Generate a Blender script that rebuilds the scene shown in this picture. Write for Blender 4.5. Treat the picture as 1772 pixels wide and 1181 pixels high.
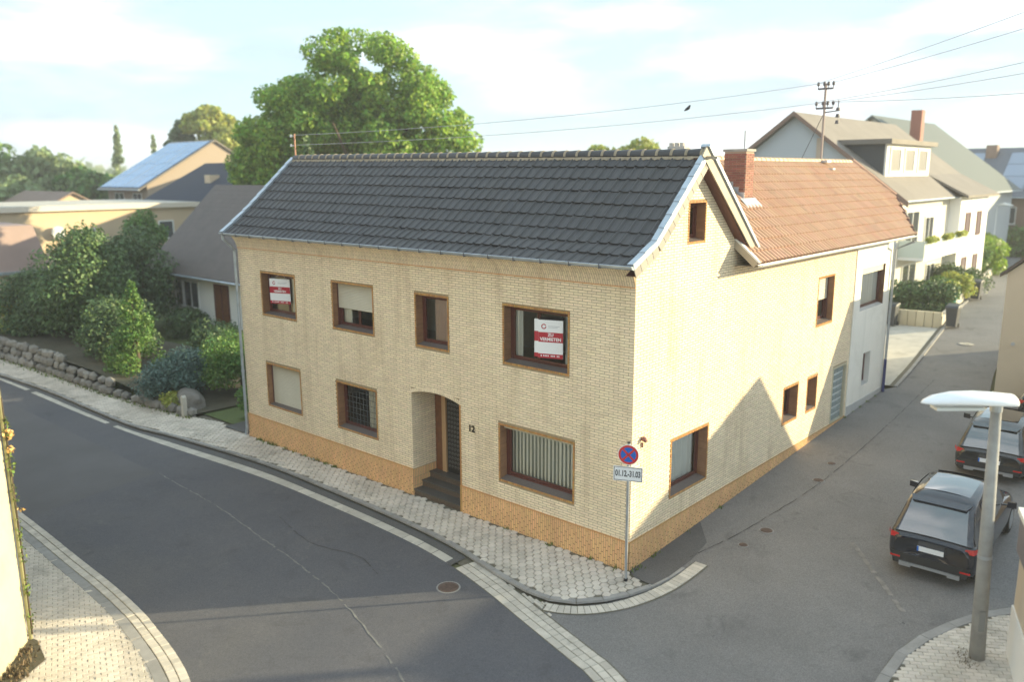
import bpy, bmesh, math, random
import numpy as np
from mathutils import Vector, Matrix
random.seed(7); RNG = np.random.default_rng(11)
for o in list(bpy.data.objects): bpy.data.objects.remove(o)
S = bpy.context.scene
COL = S.collection
R = math.radians

# ------------------------------------------------------------------ camera
cam = bpy.data.cameras.new('camera'); camo = bpy.data.objects.new('camera', cam); COL.objects.link(camo)
S.camera = camo
yaw, pit, rol = R(41.618), R(-11.473), R(-0.276)
F = Vector((-math.sin(yaw)*math.cos(pit), math.cos(yaw)*math.cos(pit), math.sin(pit)))
r0 = Vector((math.cos(yaw), math.sin(yaw), 0)); u0 = r0.cross(F)
Rt = r0*math.cos(rol)+u0*math.sin(rol); Up = -r0*math.sin(rol)+u0*math.cos(rol)
M4 = Matrix((Rt, Up, -F)).transposed().to_4x4(); M4.translation = Vector((9.44, -14.53, 8.81))
camo.matrix_world = M4
cam.sensor_width = 36; cam.lens = 28.98; cam.clip_end = 6000; cam.clip_start = .1
cam.dof.use_dof = True; cam.dof.focus_distance = 20.5; cam.dof.aperture_fstop = 0.35
# ------------------------------------------------------------------ sky
SUN_AZ = math.atan2(.65, .76); SUN_EL = R(13)
W = bpy.data.worlds.new('World'); S.world = W; W.use_nodes = True
nt = W.node_tree; nt.nodes.clear(); N = nt.nodes.new; LK = nt.links.new
out = N('ShaderNodeOutputWorld'); bg = N('ShaderNodeBackground'); bg.inputs[1].default_value = 0.10
sky = N('ShaderNodeTexSky'); sky.sky_type = 'NISHITA'; sky.sun_disc = False
sky.sun_elevation = SUN_EL; sky.sun_rotation = SUN_AZ; sky.air_density = 1.0; sky.dust_density = 1.2; sky.ozone_density = 1.0
tc = N('ShaderNodeTexCoord'); mp = N('ShaderNodeMapping'); mp.inputs['Scale'].default_value = (1.0, 1.0, 4.2)
nz = N('ShaderNodeTexNoise'); nz.inputs['Scale'].default_value = 2.3; nz.inputs['Detail'].default_value = 8; nz.inputs['Roughness'].default_value = .56; nz.inputs['Distortion'].default_value = .35
LK(tc.outputs['Generated'], mp.inputs[0]); LK(mp.outputs[0], nz.inputs['Vector'])
cr = N('ShaderNodeValToRGB'); cr.color_ramp.elements[0].position = .40; cr.color_ramp.elements[1].position = .68
LK(nz.outputs[0], cr.inputs[0])
nz2 = N('ShaderNodeTexNoise'); nz2.inputs['Scale'].default_value = 4.5; nz2.inputs['Detail'].default_value = 6
LK(mp.outputs[0], nz2.inputs['Vector'])
cr2 = N('ShaderNodeValToRGB'); cr2.color_ramp.elements[0].position = .42; cr2.color_ramp.elements[1].position = .68
cr2.color_ramp.elements[0].color = (1.36, 1.58, 1.84, 1); cr2.color_ramp.elements[1].color = (4.0, 4.05, 4.1, 1)
LK(nz2.outputs[0], cr2.inputs[0])
blue = N('ShaderNodeMix'); blue.data_type = 'RGBA'; blue.inputs[0].default_value = .92
blue.inputs[7].default_value = (1.45, 1.95, 2.15, 1)
LK(sky.outputs[0], blue.inputs[6])
mx = N('ShaderNodeMix'); mx.data_type = 'RGBA'
LK(cr.outputs[0], mx.inputs[0]); LK(blue.outputs[2], mx.inputs[6]); LK(cr2.outputs[0], mx.inputs[7])
LK(mx.outputs[2], bg.inputs[0]); LK(bg.outputs[0], out.inputs[0])
# ------------------------------------------------------------------ sun
sl = bpy.data.lights.new('sun', 'SUN'); sl.energy = 2.15; sl.angle = R(.6); sl.color = (1, .85, .52)
so = bpy.data.objects.new('sun', sl); COL.objects.link(so)
sd = Vector((.65*math.cos(SUN_EL), .76*math.cos(SUN_EL), math.sin(SUN_EL)))
so.rotation_euler = sd.to_track_quat('Z', 'Y').to_euler(); so.location = (30, 40, 30)
S.view_settings.view_transform = 'Standard'; S.view_settings.look = 'None'; S.view_settings.exposure = 2.36; S.view_settings.gamma = 1
S.view_settings.use_curve_mapping = False
S.render.engine = 'CYCLES'

# ------------------------------------------------------------------ materials
MATS = {}
def nd(nt, t, **kw):
    n = nt.nodes.new(t)
    for k, v in kw.items():
        if k in n.inputs: n.inputs[k].default_value = v
        else: setattr(n, k, v)
    return n
def mat(name, col, rough=.7, var=0., vscale=3., col2=None, bump=0., bscale=30., metal=0., spec=.5, island=0., coat=0., trans=0., detail=4., stain=None, sscale=.5, hue=0.):
    """one procedural material: base colour, noise variation, per-piece variation, stains, bump"""
    if name in MATS: return MATS[name]
    m = bpy.data.materials.new(name); m.use_nodes = True; t = m.node_tree; L = t.links.new
    b = t.nodes['Principled BSDF']; b.inputs['Roughness'].default_value = rough; b.inputs['Metallic'].default_value = metal
    b.inputs['Specular IOR Level'].default_value = spec; b.inputs['Coat Weight'].default_value = coat; b.inputs['Coat Roughness'].default_value = .03
    tc = nd(t, 'ShaderNodeTexCoord'); ge = nd(t, 'ShaderNodeNewGeometry')
    src = ge.outputs['Position']
    c = nd(t, 'ShaderNodeRGB'); c.outputs[0].default_value = (*col, 1); cur = c.outputs[0]
    if var > 0:
        n1 = nd(t, 'ShaderNodeTexNoise', Scale=vscale, Detail=detail, Roughness=.6); L(src, n1.inputs['Vector'])
        mr = nd(t, 'ShaderNodeMapRange'); mr.inputs[1].default_value = .3; mr.inputs[2].default_value = .7
        L(n1.outputs[0], mr.inputs[0])
        mi = nd(t, 'ShaderNodeMix', data_type='RGBA')
        c2 = col2 or tuple(x*(1-var) for x in col)
        L(mr.outputs[0], mi.inputs[0]); L(cur, mi.inputs[6]); mi.inputs[7].default_value = (*c2, 1); cur = mi.outputs[2]
    if island > 0:
        oi = nd(t, 'ShaderNodeObjectInfo')
        ad = nd(t, 'ShaderNodeMath', operation='ADD'); L(ge.outputs['Random Per Island'], ad.inputs[0]); L(oi.outputs['Random'], ad.inputs[1])
        fr = nd(t, 'ShaderNodeMath', operation='FRACT'); L(ad.outputs[0], fr.inputs[0])
        mr = nd(t, 'ShaderNodeMapRange'); mr.inputs[3].default_value = 1-island; mr.inputs[4].default_value = 1+island; L(fr.outputs[0], mr.inputs[0])
        hs = nd(t, 'ShaderNodeHueSaturation'); L(mr.outputs[0], hs.inputs['Value']); L(cur, hs.inputs['Color'])
        if hue:
            m2 = nd(t, 'ShaderNodeMath', operation='MULTIPLY'); m2.inputs[1].default_value = 7.31; L(fr.outputs[0], m2.inputs[0])
            f2 = nd(t, 'ShaderNodeMath', operation='FRACT'); L(m2.outputs[0], f2.inputs[0])
            m3 = nd(t, 'ShaderNodeMapRange'); m3.inputs[3].default_value = .5-hue; m3.inputs[4].default_value = .5+hue; L(f2.outputs[0], m3.inputs[0])
            L(m3.outputs[0], hs.inputs['Hue'])
        cur = hs.outputs[0]
    if stain:
        n2 = nd(t, 'ShaderNodeTexNoise', Scale=sscale, Detail=7, Roughness=.68, Distortion=.4); L(src, n2.inputs['Vector'])
        mr = nd(t, 'ShaderNodeMapRange'); mr.inputs[1].default_value = .5; mr.inputs[2].default_value = .78; mr.inputs[4].default_value = stain[3]
        L(n2.outputs[0], mr.inputs[0]); mi = nd(t, 'ShaderNodeMix', data_type='RGBA'); L(mr.outputs[0], mi.inputs[0]); L(cur, mi.inputs[6])
        mi.inputs[7].default_value = (*stain[:3], 1); cur = mi.outputs[2]
    L(cur, b.inputs['Base Color'])
    if bump > 0:
        n3 = nd(t, 'ShaderNodeTexNoise', Scale=bscale, Detail=5); L(src, n3.inputs['Vector'])
        bp = nd(t, 'ShaderNodeBump', Strength=1.0, Distance=bump); L(n3.outputs[0], bp.inputs['Height']); L(bp.outputs[0], b.inputs['Normal'])
    if trans > 0:
        tr = nd(t, 'ShaderNodeBsdfTranslucent'); L(cur, tr.inputs[0]); ms = nd(t, 'ShaderNodeMixShader'); ms.inputs[0].default_value = trans
        o_ = t.nodes['Material Output']; L(b.outputs[0], ms.inputs[1]); L(tr.outputs[0], ms.inputs[2]); L(ms.outputs[0], o_.inputs[0])
    MATS[name] = m; return m
def glassmat(name, tint=(.93, .95, .94), ior=1.6):
    m = bpy.data.materials.new(name); m.use_nodes = True; t = m.node_tree; L = t.links.new; t.nodes.remove(t.nodes['Principled BSDF'])
    tr = nd(t, 'ShaderNodeBsdfTransparent'); tr.inputs[0].default_value = (*tint, 1)
    gl = nd(t, 'ShaderNodeBsdfGlossy', Roughness=.015); gl.inputs[0].default_value = (.95, .97, 1, 1)
    n = nd(t, 'ShaderNodeTexNoise', Scale=.9, Detail=1); ge = nd(t, 'ShaderNodeNewGeometry'); L(ge.outputs['Position'], n.inputs['Vector'])
    bp = nd(t, 'ShaderNodeBump', Strength=.6, Distance=.01); L(n.outputs[0], bp.inputs['Height']); L(bp.outputs[0], gl.inputs['Normal'])
    fr = nd(t, 'ShaderNodeFresnel', IOR=ior); ms = nd(t, 'ShaderNodeMixShader'); L(fr.outputs[0], ms.inputs[0]); L(tr.outputs[0], ms.inputs[1]); L(gl.outputs[0], ms.inputs[2])
    L(ms.outputs[0], t.nodes['Material Output'].inputs[0]); MATS[name] = m; return m
GLASS = glassmat('window glass', ior=1.55)
CARGLASS2 = mat('dark car glass', (.015, .02, .028), .04, spec=1.0, coat=1.0)
BRICK = mat('cream brick', (.92, .775, .56), .36, var=.2, vscale=.6, island=.08, hue=.008, col2=(.86, .715, .51), stain=(.55, .40, .24, .3), sscale=.9, bump=.0015, bscale=160)
MORT = mat('mortar', (.44, .335, .205), .9, var=.3, vscale=8)
PLB = mat('orange plinth brick', (.86, .52, .25), .35, var=.2, vscale=1.2, island=.07, hue=.008, bump=.0015, bscale=160)
PLM = mat('plinth mortar', (.34, .18, .08), .9)
TRIM = mat('ochre glazed brick', (.52, .27, .09), .3, island=.18, hue=.012)
REV = mat('brown reveal tile', (.36, .19, .10), .45, var=.25, vscale=5, island=.1)
SILL = mat('sill stone', (.17, .14, .13), .5, var=.3, vscale=20)
WOOD = mat('red brown window wood', (.125, .035, .028), .35, var=.3, vscale=9)
DWOOD = mat('door jamb wood', (.20, .075, .03), .4, var=.4, vscale=6)
BLACKM = mat('black ironwork', (.02, .02, .022), .45)
SHUT = mat('cream roller shutter', (.62, .58, .47), .5, var=.08, vscale=2)
CURT = mat('white curtain', (.94, .94, .90), .9, trans=.1)
WHITEP = mat('white paint', (.78, .78, .76), .6, var=.06, vscale=1.5)
GREYP = mat('grey base plaster', (.5, .5, .5), .8, var=.15, vscale=3, bump=.003, bscale=40)
PLAST = mat('white plaster', (.90, .87, .80), .85, var=.07, vscale=.8, bump=.002, bscale=60, stain=(.5, .48, .42, .35), sscale=.7)
DTILE = mat('anthracite roof tile', (.045, .043, .048), .4, var=.2, vscale=1.3, island=.12, col2=(.038, .036, .038), stain=(.085, .075, .062, .35), sscale=1.6, bump=.002, bscale=90)
CTILE = mat('clay roof tile', (.49, .315, .21), .6, var=.3, vscale=.7, island=.07, hue=.008, col2=(.45, .26, .165), stain=(.36, .25, .17, .45), sscale=1.2, bump=.002, bscale=90)
RMORT = mat('ridge mortar', (.40, .33, .24), .9, var=.3, vscale=7)
ZINC = mat('zinc sheet', (.55, .62, .70), .35, metal=.55, var=.3, vscale=3, bump=.002, bscale=8)
SLATE = mat('grey fibre slate', (.26, .24, .215), .6, island=.15)
SOFF = mat('dark soffit wood', (.10, .03, .02), .6)
TANB = mat('tan barge board', (.44, .38, .29), .6, var=.15, vscale=4)
CHB = mat('red chimney brick', (.27, .105, .075), .75, island=.25, hue=.01)
STEPG = mat('speckled granite step', (.17, .12, .085), .4, var=.6, vscale=70, col2=(.05, .04, .035), detail=2)
STEPT = mat('dark step top', (.09, .085, .08), .5, var=.35, vscale=30)
ASPH = mat('asphalt', (.108, .106, .118), .82, var=.22, vscale=.35, col2=(.082, .084, .10), bump=.005, bscale=140, stain=(.125, .12, .118, .6), sscale=.3)
ASPH2 = mat('asphalt side street', (.205, .197, .194), .82, var=.22, vscale=.5, col2=(.16, .155, .155), bump=.004, bscale=140, stain=(.15, .145, .14, .5), sscale=.4)
ASPH3 = mat('dark newer asphalt', (.11, .108, .11), .8, var=.2, vscale=1, bump=.004, bscale=140)
def speckle(m, amt=.35, scale=220):
    t = m.node_tree; L = t.links.new; b = t.nodes['Principled BSDF']; l = b.inputs['Base Color'].links[0]; srcs = l.from_socket
    ge = nd(t, 'ShaderNodeNewGeometry'); v = nd(t, 'ShaderNodeTexVoronoi', Scale=scale); L(ge.outputs['Position'], v.inputs['Vector'])
    bw = nd(t, 'ShaderNodeRGBToBW'); L(v.outputs['Color'], bw.inputs[0])
    mr = nd(t, 'ShaderNodeMapRange'); mr.inputs[3].default_value = 1-amt; mr.inputs[4].default_value = 1+amt; L(bw.outputs[0], mr.inputs[0])
    hs = nd(t, 'ShaderNodeHueSaturation'); L(mr.outputs[0], hs.inputs['Value']); L(srcs, hs.inputs['Color']); L(hs.outputs[0], b.inputs['Base Color'])
for m_ in (ASPH, ASPH2, ASPH3): speckle(m_, .28, 60)
CONC = mat('pale concrete', (.55, .52, .46), .85, var=.2, vscale=2, bump=.002, bscale=60, island=.08)
KERB = mat('kerb stone', (.33, .32, .31), .8, var=.25, vscale=3, island=.08)
PAVE = mat('concrete paver', (.66, .60, .53), .85, var=.22, vscale=.8, island=.09, hue=.006, col2=(.50, .45, .39), stain=(.17, .16, .13, .65), sscale=1.3)
JOINT = mat('paver joint sand', (.17, .15, .12), .95, var=.4, vscale=9, col2=(.11, .105, .07))
GRAN = mat('granite sett', (.60, .55, .48), .8, island=.14, var=.2, vscale=4)
DIRT = mat('dirt', (.10, .085, .06), .95, var=.5, vscale=3, col2=(.06, .06, .035), bump=.01, bscale=20)
GRASSM = mat('lawn green', (.10, .13, .035), .9, var=.4, vscale=1.3, col2=(.07, .10, .03), bump=.02, bscale=20)
FIELD = mat('far field', (.12, .14, .06), .95, var=.4, vscale=.02, col2=(.18, .16, .08))
GALV = mat('galvanised steel', (.46, .48, .50), .45, metal=.5, var=.2, vscale=6)
LAMPW = mat('lamp white enamel', (.85, .87, .90), .25, coat=.6)
CONP = mat('weathered concrete post', (.36, .35, .33), .85, var=.25, vscale=4, bump=.003, bscale=50)
SIGNW = mat('sign white', (.82, .83, .85), .4)
SIGNR = mat('sign red', (.62, .035, .03), .4)
SIGNB = mat('sign blue', (.01, .14, .55), .4)
SIGNK = mat('sign black', (.015, .015, .02), .5)
BANR = mat('banner crimson', (.42, .012, .035), .45)
CARP = mat('dark blue car paint', (.006, .009, .022), .2, coat=.7, spec=.4)
CARP2 = mat('grey black car paint', (.014, .015, .018), .25, coat=.7)
CARP3 = mat('black car paint', (.01, .01, .012), .22, coat=.7)
PLASTIC = mat('black plastic', (.025, .025, .027), .55)
SILV = mat('silver trim', (.45, .46, .48), .35, metal=.6)
TYRE = mat('tyre rubber', (.02, .02, .02), .85)
TAIL = mat('tail light red', (.55, .012, .01), .2, coat=1)
LEAF = mat('broad leaf', (.33, .48, .07), .5, island=.5, hue=.03, trans=.5, var=.4, vscale=.45, col2=(.20, .35, .06))
LEAFY = mat('yellow green leaf', (.40, .44, .10), .55, island=.35, hue=.03, trans=.4)
LEAFD = mat('dark evergreen leaf', (.095, .16, .06), .55, island=.4, hue=.02, trans=.2)
LEAFG = mat('mid green leaf', (.13, .24, .055), .55, island=.4, hue=.03, trans=.3)
LEAFB = mat('blue green needle', (.10, .17, .15), .6, island=.35, hue=.02, trans=.15)
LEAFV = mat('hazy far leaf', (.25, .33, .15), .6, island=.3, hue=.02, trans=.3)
BARK = mat('bark', (.11, .08, .055), .9, var=.4, vscale=6)
WEED = mat('weed green', (.14, .2, .04), .7, island=.4, hue=.03, trans=.2)
DRY = mat('dry litter', (.16, .12, .07), .9, island=.6, hue=.02)
def stains(m, col, amt, sc, lo=.55, hi=.72):
    t = m.node_tree; L = t.links.new; b = t.nodes['Principled BSDF']; srcs = b.inputs['Base Color'].links[0].from_socket; ge = nd(t, 'ShaderNodeNewGeometry')
    n = nd(t, 'ShaderNodeTexNoise', Scale=sc, Detail=8, Roughness=.7, Distortion=.6); L(ge.outputs['Position'], n.inputs['Vector']); mr = nd(t, 'ShaderNodeMapRange'); mr.inputs[1].default_value = lo; mr.inputs[2].default_value = hi; mr.inputs[4].default_value = amt
    L(n.outputs[0], mr.inputs[0]); mi = nd(t, 'ShaderNodeMix', data_type='RGBA'); L(mr.outputs[0], mi.inputs[0]); L(srcs, mi.inputs[6]); mi.inputs[7].default_value = (*col, 1); L(mi.outputs[2], b.inputs['Base Color'])
for m_ in (ASPH, ASPH2): stains(m_, (.05, .05, .055), .55, 1.1, .56, .74); stains(m_, (.22, .21, .2), .3, 2.7, .6, .74)
stains(CTILE, (.22, .17, .12), .5, 1.9); stains(CONC, (.2, .19, .16), .5, 1.4); stains(KERB, (.15, .145, .13), .5, 1.7); stains(GRAN, (.2, .19, .16), .5, 1.5)
def streaks(m, col, amt):
    t = m.node_tree; L = t.links.new; b = t.nodes['Principled BSDF']; srcs = b.inputs['Base Color'].links[0].from_socket
    ge = nd(t, 'ShaderNodeNewGeometry'); mp_ = nd(t, 'ShaderNodeMapping'); mp_.inputs['Scale'].default_value = (2.2, 2.2, .28); L(ge.outputs['Position'], mp_.inputs[0])
    n = nd(t, 'ShaderNodeTexNoise', Scale=1.0, Detail=6, Roughness=.6); L(mp_.outputs[0], n.inputs['Vector']); mr = nd(t, 'ShaderNodeMapRange'); mr.inputs[1].default_value = .52; mr.inputs[2].default_value = .75; mr.inputs[4].default_value = amt
    L(n.outputs[0], mr.inputs[0]); mi = nd(t, 'ShaderNodeMix', data_type='RGBA'); L(mr.outputs[0], mi.inputs[0]); L(srcs, mi.inputs[6]); mi.inputs[7].default_value = (*col, 1); L(mi.outputs[2], b.inputs['Base Color'])
streaks(BRICK, (.48, .34, .20), .5); streaks(PLB, (.42, .23, .11), .25); streaks(DTILE, (.03, .03, .03), .5); streaks(PLAST, (.55, .53, .48), .4)
for m_ in (CARP, CARP2, CARP3, CARGLASS2): m_.node_tree.nodes['Principled BSDF'].inputs['Coat IOR'].default_value = 1.6 if 'paint' in m_.name else 2.2
# ------------------------------------------------------------------ builder helpers
ORG = {}
class MB:
    def __init__(s): s.v = []; s.f = []; s.m = []
    def face(s, pts, m=0):
        i = len(s.v); s.v += [tuple(p) for p in pts]; s.f.append(tuple(range(i, i+len(pts)))); s.m.append(m)
    def mesh(s, v, f, m=0):
        i = len(s.v); s.v += [tuple(p) for p in v]; s.f += [tuple(i+k for k in q) for q in f]; s.m += [m]*len(f)
    def box(s, x0, x1, y0, y1, z0, z1, m=0, T=None):
        v = [(x, y, z) for x in (x0, x1) for y in (y0, y1) for z in (z0, z1)]
        if T: v = [T(*p) for p in v]
        s.mesh(v, [(0, 1, 3, 2), (4, 6, 7, 5), (0, 4, 5, 1), (2, 3, 7, 6), (0, 2, 6, 4), (1, 5, 7, 3)], m)
    def prism(s, poly, ext, m=0):
        """poly: 3D points, ext: vector"""
        n = len(poly); e = Vector(ext); v = [Vector(p) for p in poly]; v2 = [p+e for p in v]
        s.mesh(v+v2, [tuple(range(n)), tuple(range(2*n-1, n-1, -1))]+[(i, n+i, n+(i+1) % n, (i+1) % n) for i in range(n)], m)
    def tube(s, path, r, n=8, m=0, cap=True):
        path = [Vector(p) for p in path]; rs = r if isinstance(r, (list, tuple)) else [r]*len(path); v = []; f = []
        for i, p in enumerate(path):
            d = (path[min(i+1, len(path)-1)]-path[max(i-1, 0)]).normalized()
            a = d.orthogonal().normalized() if abs(d.z) > .95 else d.cross(Vector((0, 0, 1))).normalized(); b = d.cross(a)
            if abs(d.z) > .95: a = Vector((1, 0, 0)); b = d.cross(a).normalized(); a = b.cross(d)
            for k in range(n):
                t = 2*math.pi*k/n; v.append(p+(a*math.cos(t)+b*math.sin(t))*rs[i])
        for i in range(len(path)-1):
            for k in range(n): f.append((i*n+k, i*n+(k+1) % n, (i+1)*n+(k+1) % n, (i+1)*n+k))
        if cap: f += [tuple(range(n-1, -1, -1)), tuple((len(path)-1)*n+k for k in range(n))]
        s.mesh(v, f, m)
    def build(s, name, mats, parent=None, smooth=False, origin=None, kind=None, label=None):
        me = bpy.data.meshes.new(name); V = np.array(s.v, float).reshape(-1, 3)
        if origin is None:
            mn, mxx = V.min(0), V.max(0); origin = ((mn[0]+mxx[0])/2, (mn[1]+mxx[1])/2, mn[2])
        me.from_pydata((V-np.array(origin)).tolist(), [], s.f)
        mats = mats if isinstance(mats, (list, tuple)) else [mats]
        for q in mats: me.materials.append(q)
        if len(mats) > 1: me.polygons.foreach_set('material_index', s.m)
        if smooth: me.polygons.foreach_set('use_smooth', [True]*len(s.f))
        me.update()
        return link(name, me, parent, origin, kind, label)
def link(name, me, parent, origin, kind=None, label=None, rot=None):
    o = bpy.data.objects.new(name, me); COL.objects.link(o)
    po = ORG[parent.name] if parent else (0, 0, 0)
    o.location = [origin[i]-po[i] for i in range(3)]
    if rot: o.rotation_euler = rot
    if parent: o.parent = parent
    ORG[o.name] = tuple(origin)
    if kind: o['kind'] = kind
    if label: o['label'] = label
    return o
def thing(name, loc, label, cat, group=None):
    o = bpy.data.objects.new(name, None); COL.objects.link(o); o.location = loc; ORG[o.name] = tuple(loc)
    o.empty_display_size = .2; tag(o, label, cat, group); return o
def tag(o, label, cat, group=None):
    o['label'] = label; o['category'] = cat
    if group: o['group'] = group
    return o
def copy_tree(o, parent=None):
    c = o.copy(); COL.objects.link(c); c.parent = parent; ORG[c.name] = ORG.get(o.name, (0, 0, 0))
    for ch in [q for q in bpy.data.objects if q.parent == o]: copy_tree(ch, c)
    return c
def text_mesh(body, size, extrude=.002, spacing=1.0):
    cu = bpy.data.curves.new('t', 'FONT'); cu.body = body; cu.size = size; cu.extrude = extrude; cu.align_x = 'CENTER'; cu.align_y = 'CENTER'; cu.space_character = spacing
    cu.resolution_u = 3; cu.offset = size*.025
    ob = bpy.data.objects.new('t', cu); COL.objects.link(ob); dg = bpy.context.evaluated_depsgraph_get()
    me = bpy.data.meshes.new_from_object(ob.evaluated_get(dg)); bpy.data.objects.remove(ob)
    v = [tuple(x.co) for x in me.vertices]; f = [tuple(p.vertices) for p in me.polygons]; return v, f
# ------------------------------------------------------------------ ground heights
def gh(x, y):
    t = y; s = t if t > 3 else (0 if t < -3 else (t+3)**2/12)
    return .053*min(s, 34)+.009*max(min(x, 0), -25)
def gr(x, y):
    return gh(x, y)-.1*max(0, min(1, (1.2-y)/2.4))
def sheet(name, poly, zf, dz, m, kind='structure', cuts=True, thick=0):
    bm = bmesh.new(); vs = [bm.verts.new((p[0], p[1], 0)) for p in poly]; bm.faces.new(vs)
    bmesh.ops.triangulate(bm, faces=bm.faces[:])
    ys = [-3, -2.5, -2, -1.5, -1.2, -.6, 0, .6, 1.2, 2, 3, 10, 20, 34]; xs = [-25, 0]
    for yy in ys: bmesh.ops.bisect_plane(bm, geom=bm.verts[:]+bm.edges[:]+bm.faces[:], plane_co=(0, yy, 0), plane_no=(0, 1, 0))
    for xx in xs: bmesh.ops.bisect_plane(bm, geom=bm.verts[:]+bm.edges[:]+bm.faces[:], plane_co=(xx, 0, 0), plane_no=(1, 0, 0))
    for v in bm.verts: v.co.z = zf(v.co.x, v.co.y)+dz
    bmesh.ops.recalc_face_normals(bm, faces=bm.faces[:])
    if sum(f.normal.z for f in bm.faces) < 0: bmesh.ops.reverse_faces(bm, faces=bm.faces[:])
    me = bpy.data.meshes.new(name); bm.to_mesh(me); bm.free(); me.materials.append(m)
    o = bpy.data.objects.new(name, me); COL.objects.link(o); ORG[o.name] = (0, 0, 0)
    if kind: o['kind'] = kind
    return o
def smooth_line(pts, step=.25):
    """Catmull-Rom through 2D points, resampled"""
    P = [np.array(p, float) for p in pts]; P = [2*P[0]-P[1]]+P+[2*P[-1]-P[-2]]; out = []
    for i in range(1, len(P)-2):
        n = max(2, int(np.linalg.norm(P[i+1]-P[i])/step))
        for k in range(n):
            t = k/n; a, b, c, d = P[i-1:i+3]
            out.append(.5*((2*b)+(c-a)*t+(2*a-5*b+4*c-d)*t*t+(3*b-a-3*c+d)*t**3))
    out.append(P[-2])
    L = [0]
    for i in range(1, len(out)): L.append(L[-1]+np.linalg.norm(out[i]-out[i-1]))
    out = np.array(out); n = int(L[-1]/step); s = np.linspace(0, L[-1], n+1)
    return np.stack([np.interp(s, L, out[:, 0]), np.interp(s, L, out[:, 1])], 1)
def offset(line, d):
    t = np.gradient(line, axis=0); t /= np.linalg.norm(t, axis=1)[:, None]; return line+np.stack([-t[:, 1], t[:, 0]], 1)*d

# ---- terrain
sheet('ground', [(-1600, -700), (900, -700), (900, 1600), (-1600, 1600)], gh, -.16, FIELD)
# far kerb line of the main street (top outer edge of kerb), left to right, then round the corner
K = [(-60, -4.2), (-44, -3.2), (-33, -2.45), (-27.8, -2.14), (-20.7, -2.1), (-17.8, -1.72), (-13, -1.27), (-9.5, -1.27), (-5.95, -1.40), (-4.06, -1.58), (-2.6, -1.88), (-1.5, -2.08), (-.7, -2.1), (-.1, -1.82), (.32, -1.33), (.62, -.75), (.82, -.12), (.91, .6), (.93, 1.33)]
KL = smooth_line(K, .2)
OUTB = smooth_line([(-60, -4.6), (-44, -3.5), (-33.1, -2.75), (-20.2, -2.45), (-12.3, -1.88), (-8.5, -1.86), (-5.34, -1.97), (-3.5, -2.2), (-2, -2.55), (-.9, -2.88), (.1, -3.18), (1.2, -3.50), (1.75, -3.70), (4, -4.9), (7, -7.6)], .2)
# main road asphalt
LO = smooth_line([(-60, -8.6), (-40, -7.9), (-25, -7.55), (-15, -7.62), (-10.3, -7.73), (-8.5, -7.77), (-6.9, -7.87), (-5.9, -8.0), (-4.77, -8.18), (-3.76, -8.43), (-2.9, -8.8), (-2.0, -9.6), (-1.5, -10.6), (-1.3, -13), (-1.2, -25)], .2)
road_poly = [tuple(p) for p in OUTB]+[(7, -30), (-1.2, -30)]+[tuple(p) for p in LO[::-1]]
sheet('main_road', road_poly, gr, 0, ASPH)
# side street: bounded by the corner setts, house wall, up the hill
side_poly = [tuple(p) for p in OUTB[OUTB[:, 0] > -.3]]+[(40, -7.6), (40, 12), (7.2, 12), (6.6, 14.5), (3.2, 18.5), (2.8, 21), (2.2, 26), (-.2, 42), (-3.3, 60), (-9, 84), (-12, 84), (-6.8, 60), (-3.0, 47), (-1.95, 38), (-.85, 28), (.35, 17.4), (.02, 16.7), (.0, .0), (.3, -.18), (.7, -.2), (.6, -.75), (.3, -1.33), (-.1, -1.85), (-.6, -2.12)]
sheet('side_street', side_poly, gr, -.004, ASPH2)
sheet('corner_tarmac', [(.02, .0), (.3, -.17), (.74, -.2), (.83, .35), (.84, 1.33), (.7, 2.3), (.02, 3.2)], gh, .0, ASPH3)
# ---- near strips following lines: ribbons of separate stones
def ribbon(a, b, zt, h, seg, name, m, parent, jit=.004, gap=.008, kind=None, skip=None, limit=300, dz=0):
    """stones between polylines a and b (same length), each seg samples long"""
    obs = []
    for i in range(0, len(a)-seg, seg):
        p, q, r_, s_ = a[i], a[i+seg], b[i+seg], b[i]
        if skip and skip((p+r_)/2): continue
        obs.append((p, q, r_, s_))
    cam2 = np.array([9.4, -14.5]); obs.sort(key=lambda o: np.linalg.norm((o[0]+o[2])/2-cam2)); rest = MB()
    for k, (p, q, r_, s_) in enumerate(obs):
        c = (p+q+r_+s_)/4; mb = MB() if k < limit else rest; g = 1-gap/np.linalg.norm(q-p)
        pts = [c+(t-c)*np.array([g, g]) for t in (p, q, r_, s_)]; j = random.uniform(-jit, jit); be = .01
        top = [((c+(t-c)*.93)[0], (c+(t-c)*.93)[1], zt(*t)+h+dz+j) for t in pts]
        mid = [(t[0], t[1], zt(*t)+h+dz+j-be) for t in pts]; bot = [(t[0], t[1], zt(*t)-.06) for t in pts]
        mb.mesh(top+mid+bot, [(0, 1, 2, 3)]+[(e+4, (e+1) % 4+4, (e+1) % 4, e) for e in range(4)]+[(e+8, (e+1) % 4+8, (e+1) % 4+4, e+4) for e in range(4)])
        if k < limit: mb.build(name, m, parent)
    if rest.v: rest.build(name+'_rest', m, parent, kind='stuff')
pav = sheet('pavement', [tuple(p) for p in offset(KL, .06)]+[(.6, 1.33), (.02, .02)]+[(-15.8, .3), (-16, 3.5), (-19, 3.2), (-19.5, -.1), (-24, -.6), (-37, -1.3), (-60, -2.6)], gh, -.03, JOINT)
kerbo = sheet('kerb_bed', [tuple(p) for p in offset(KL, .1)]+[tuple(p) for p in offset(KL, -.30)[::-1]], gr, -.02, JOINT)
ribbon(offset(KL, .13), KL, gh, .0, 3, 'kerb_stone', KERB, kerbo, jit=.003, gap=.012)
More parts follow.
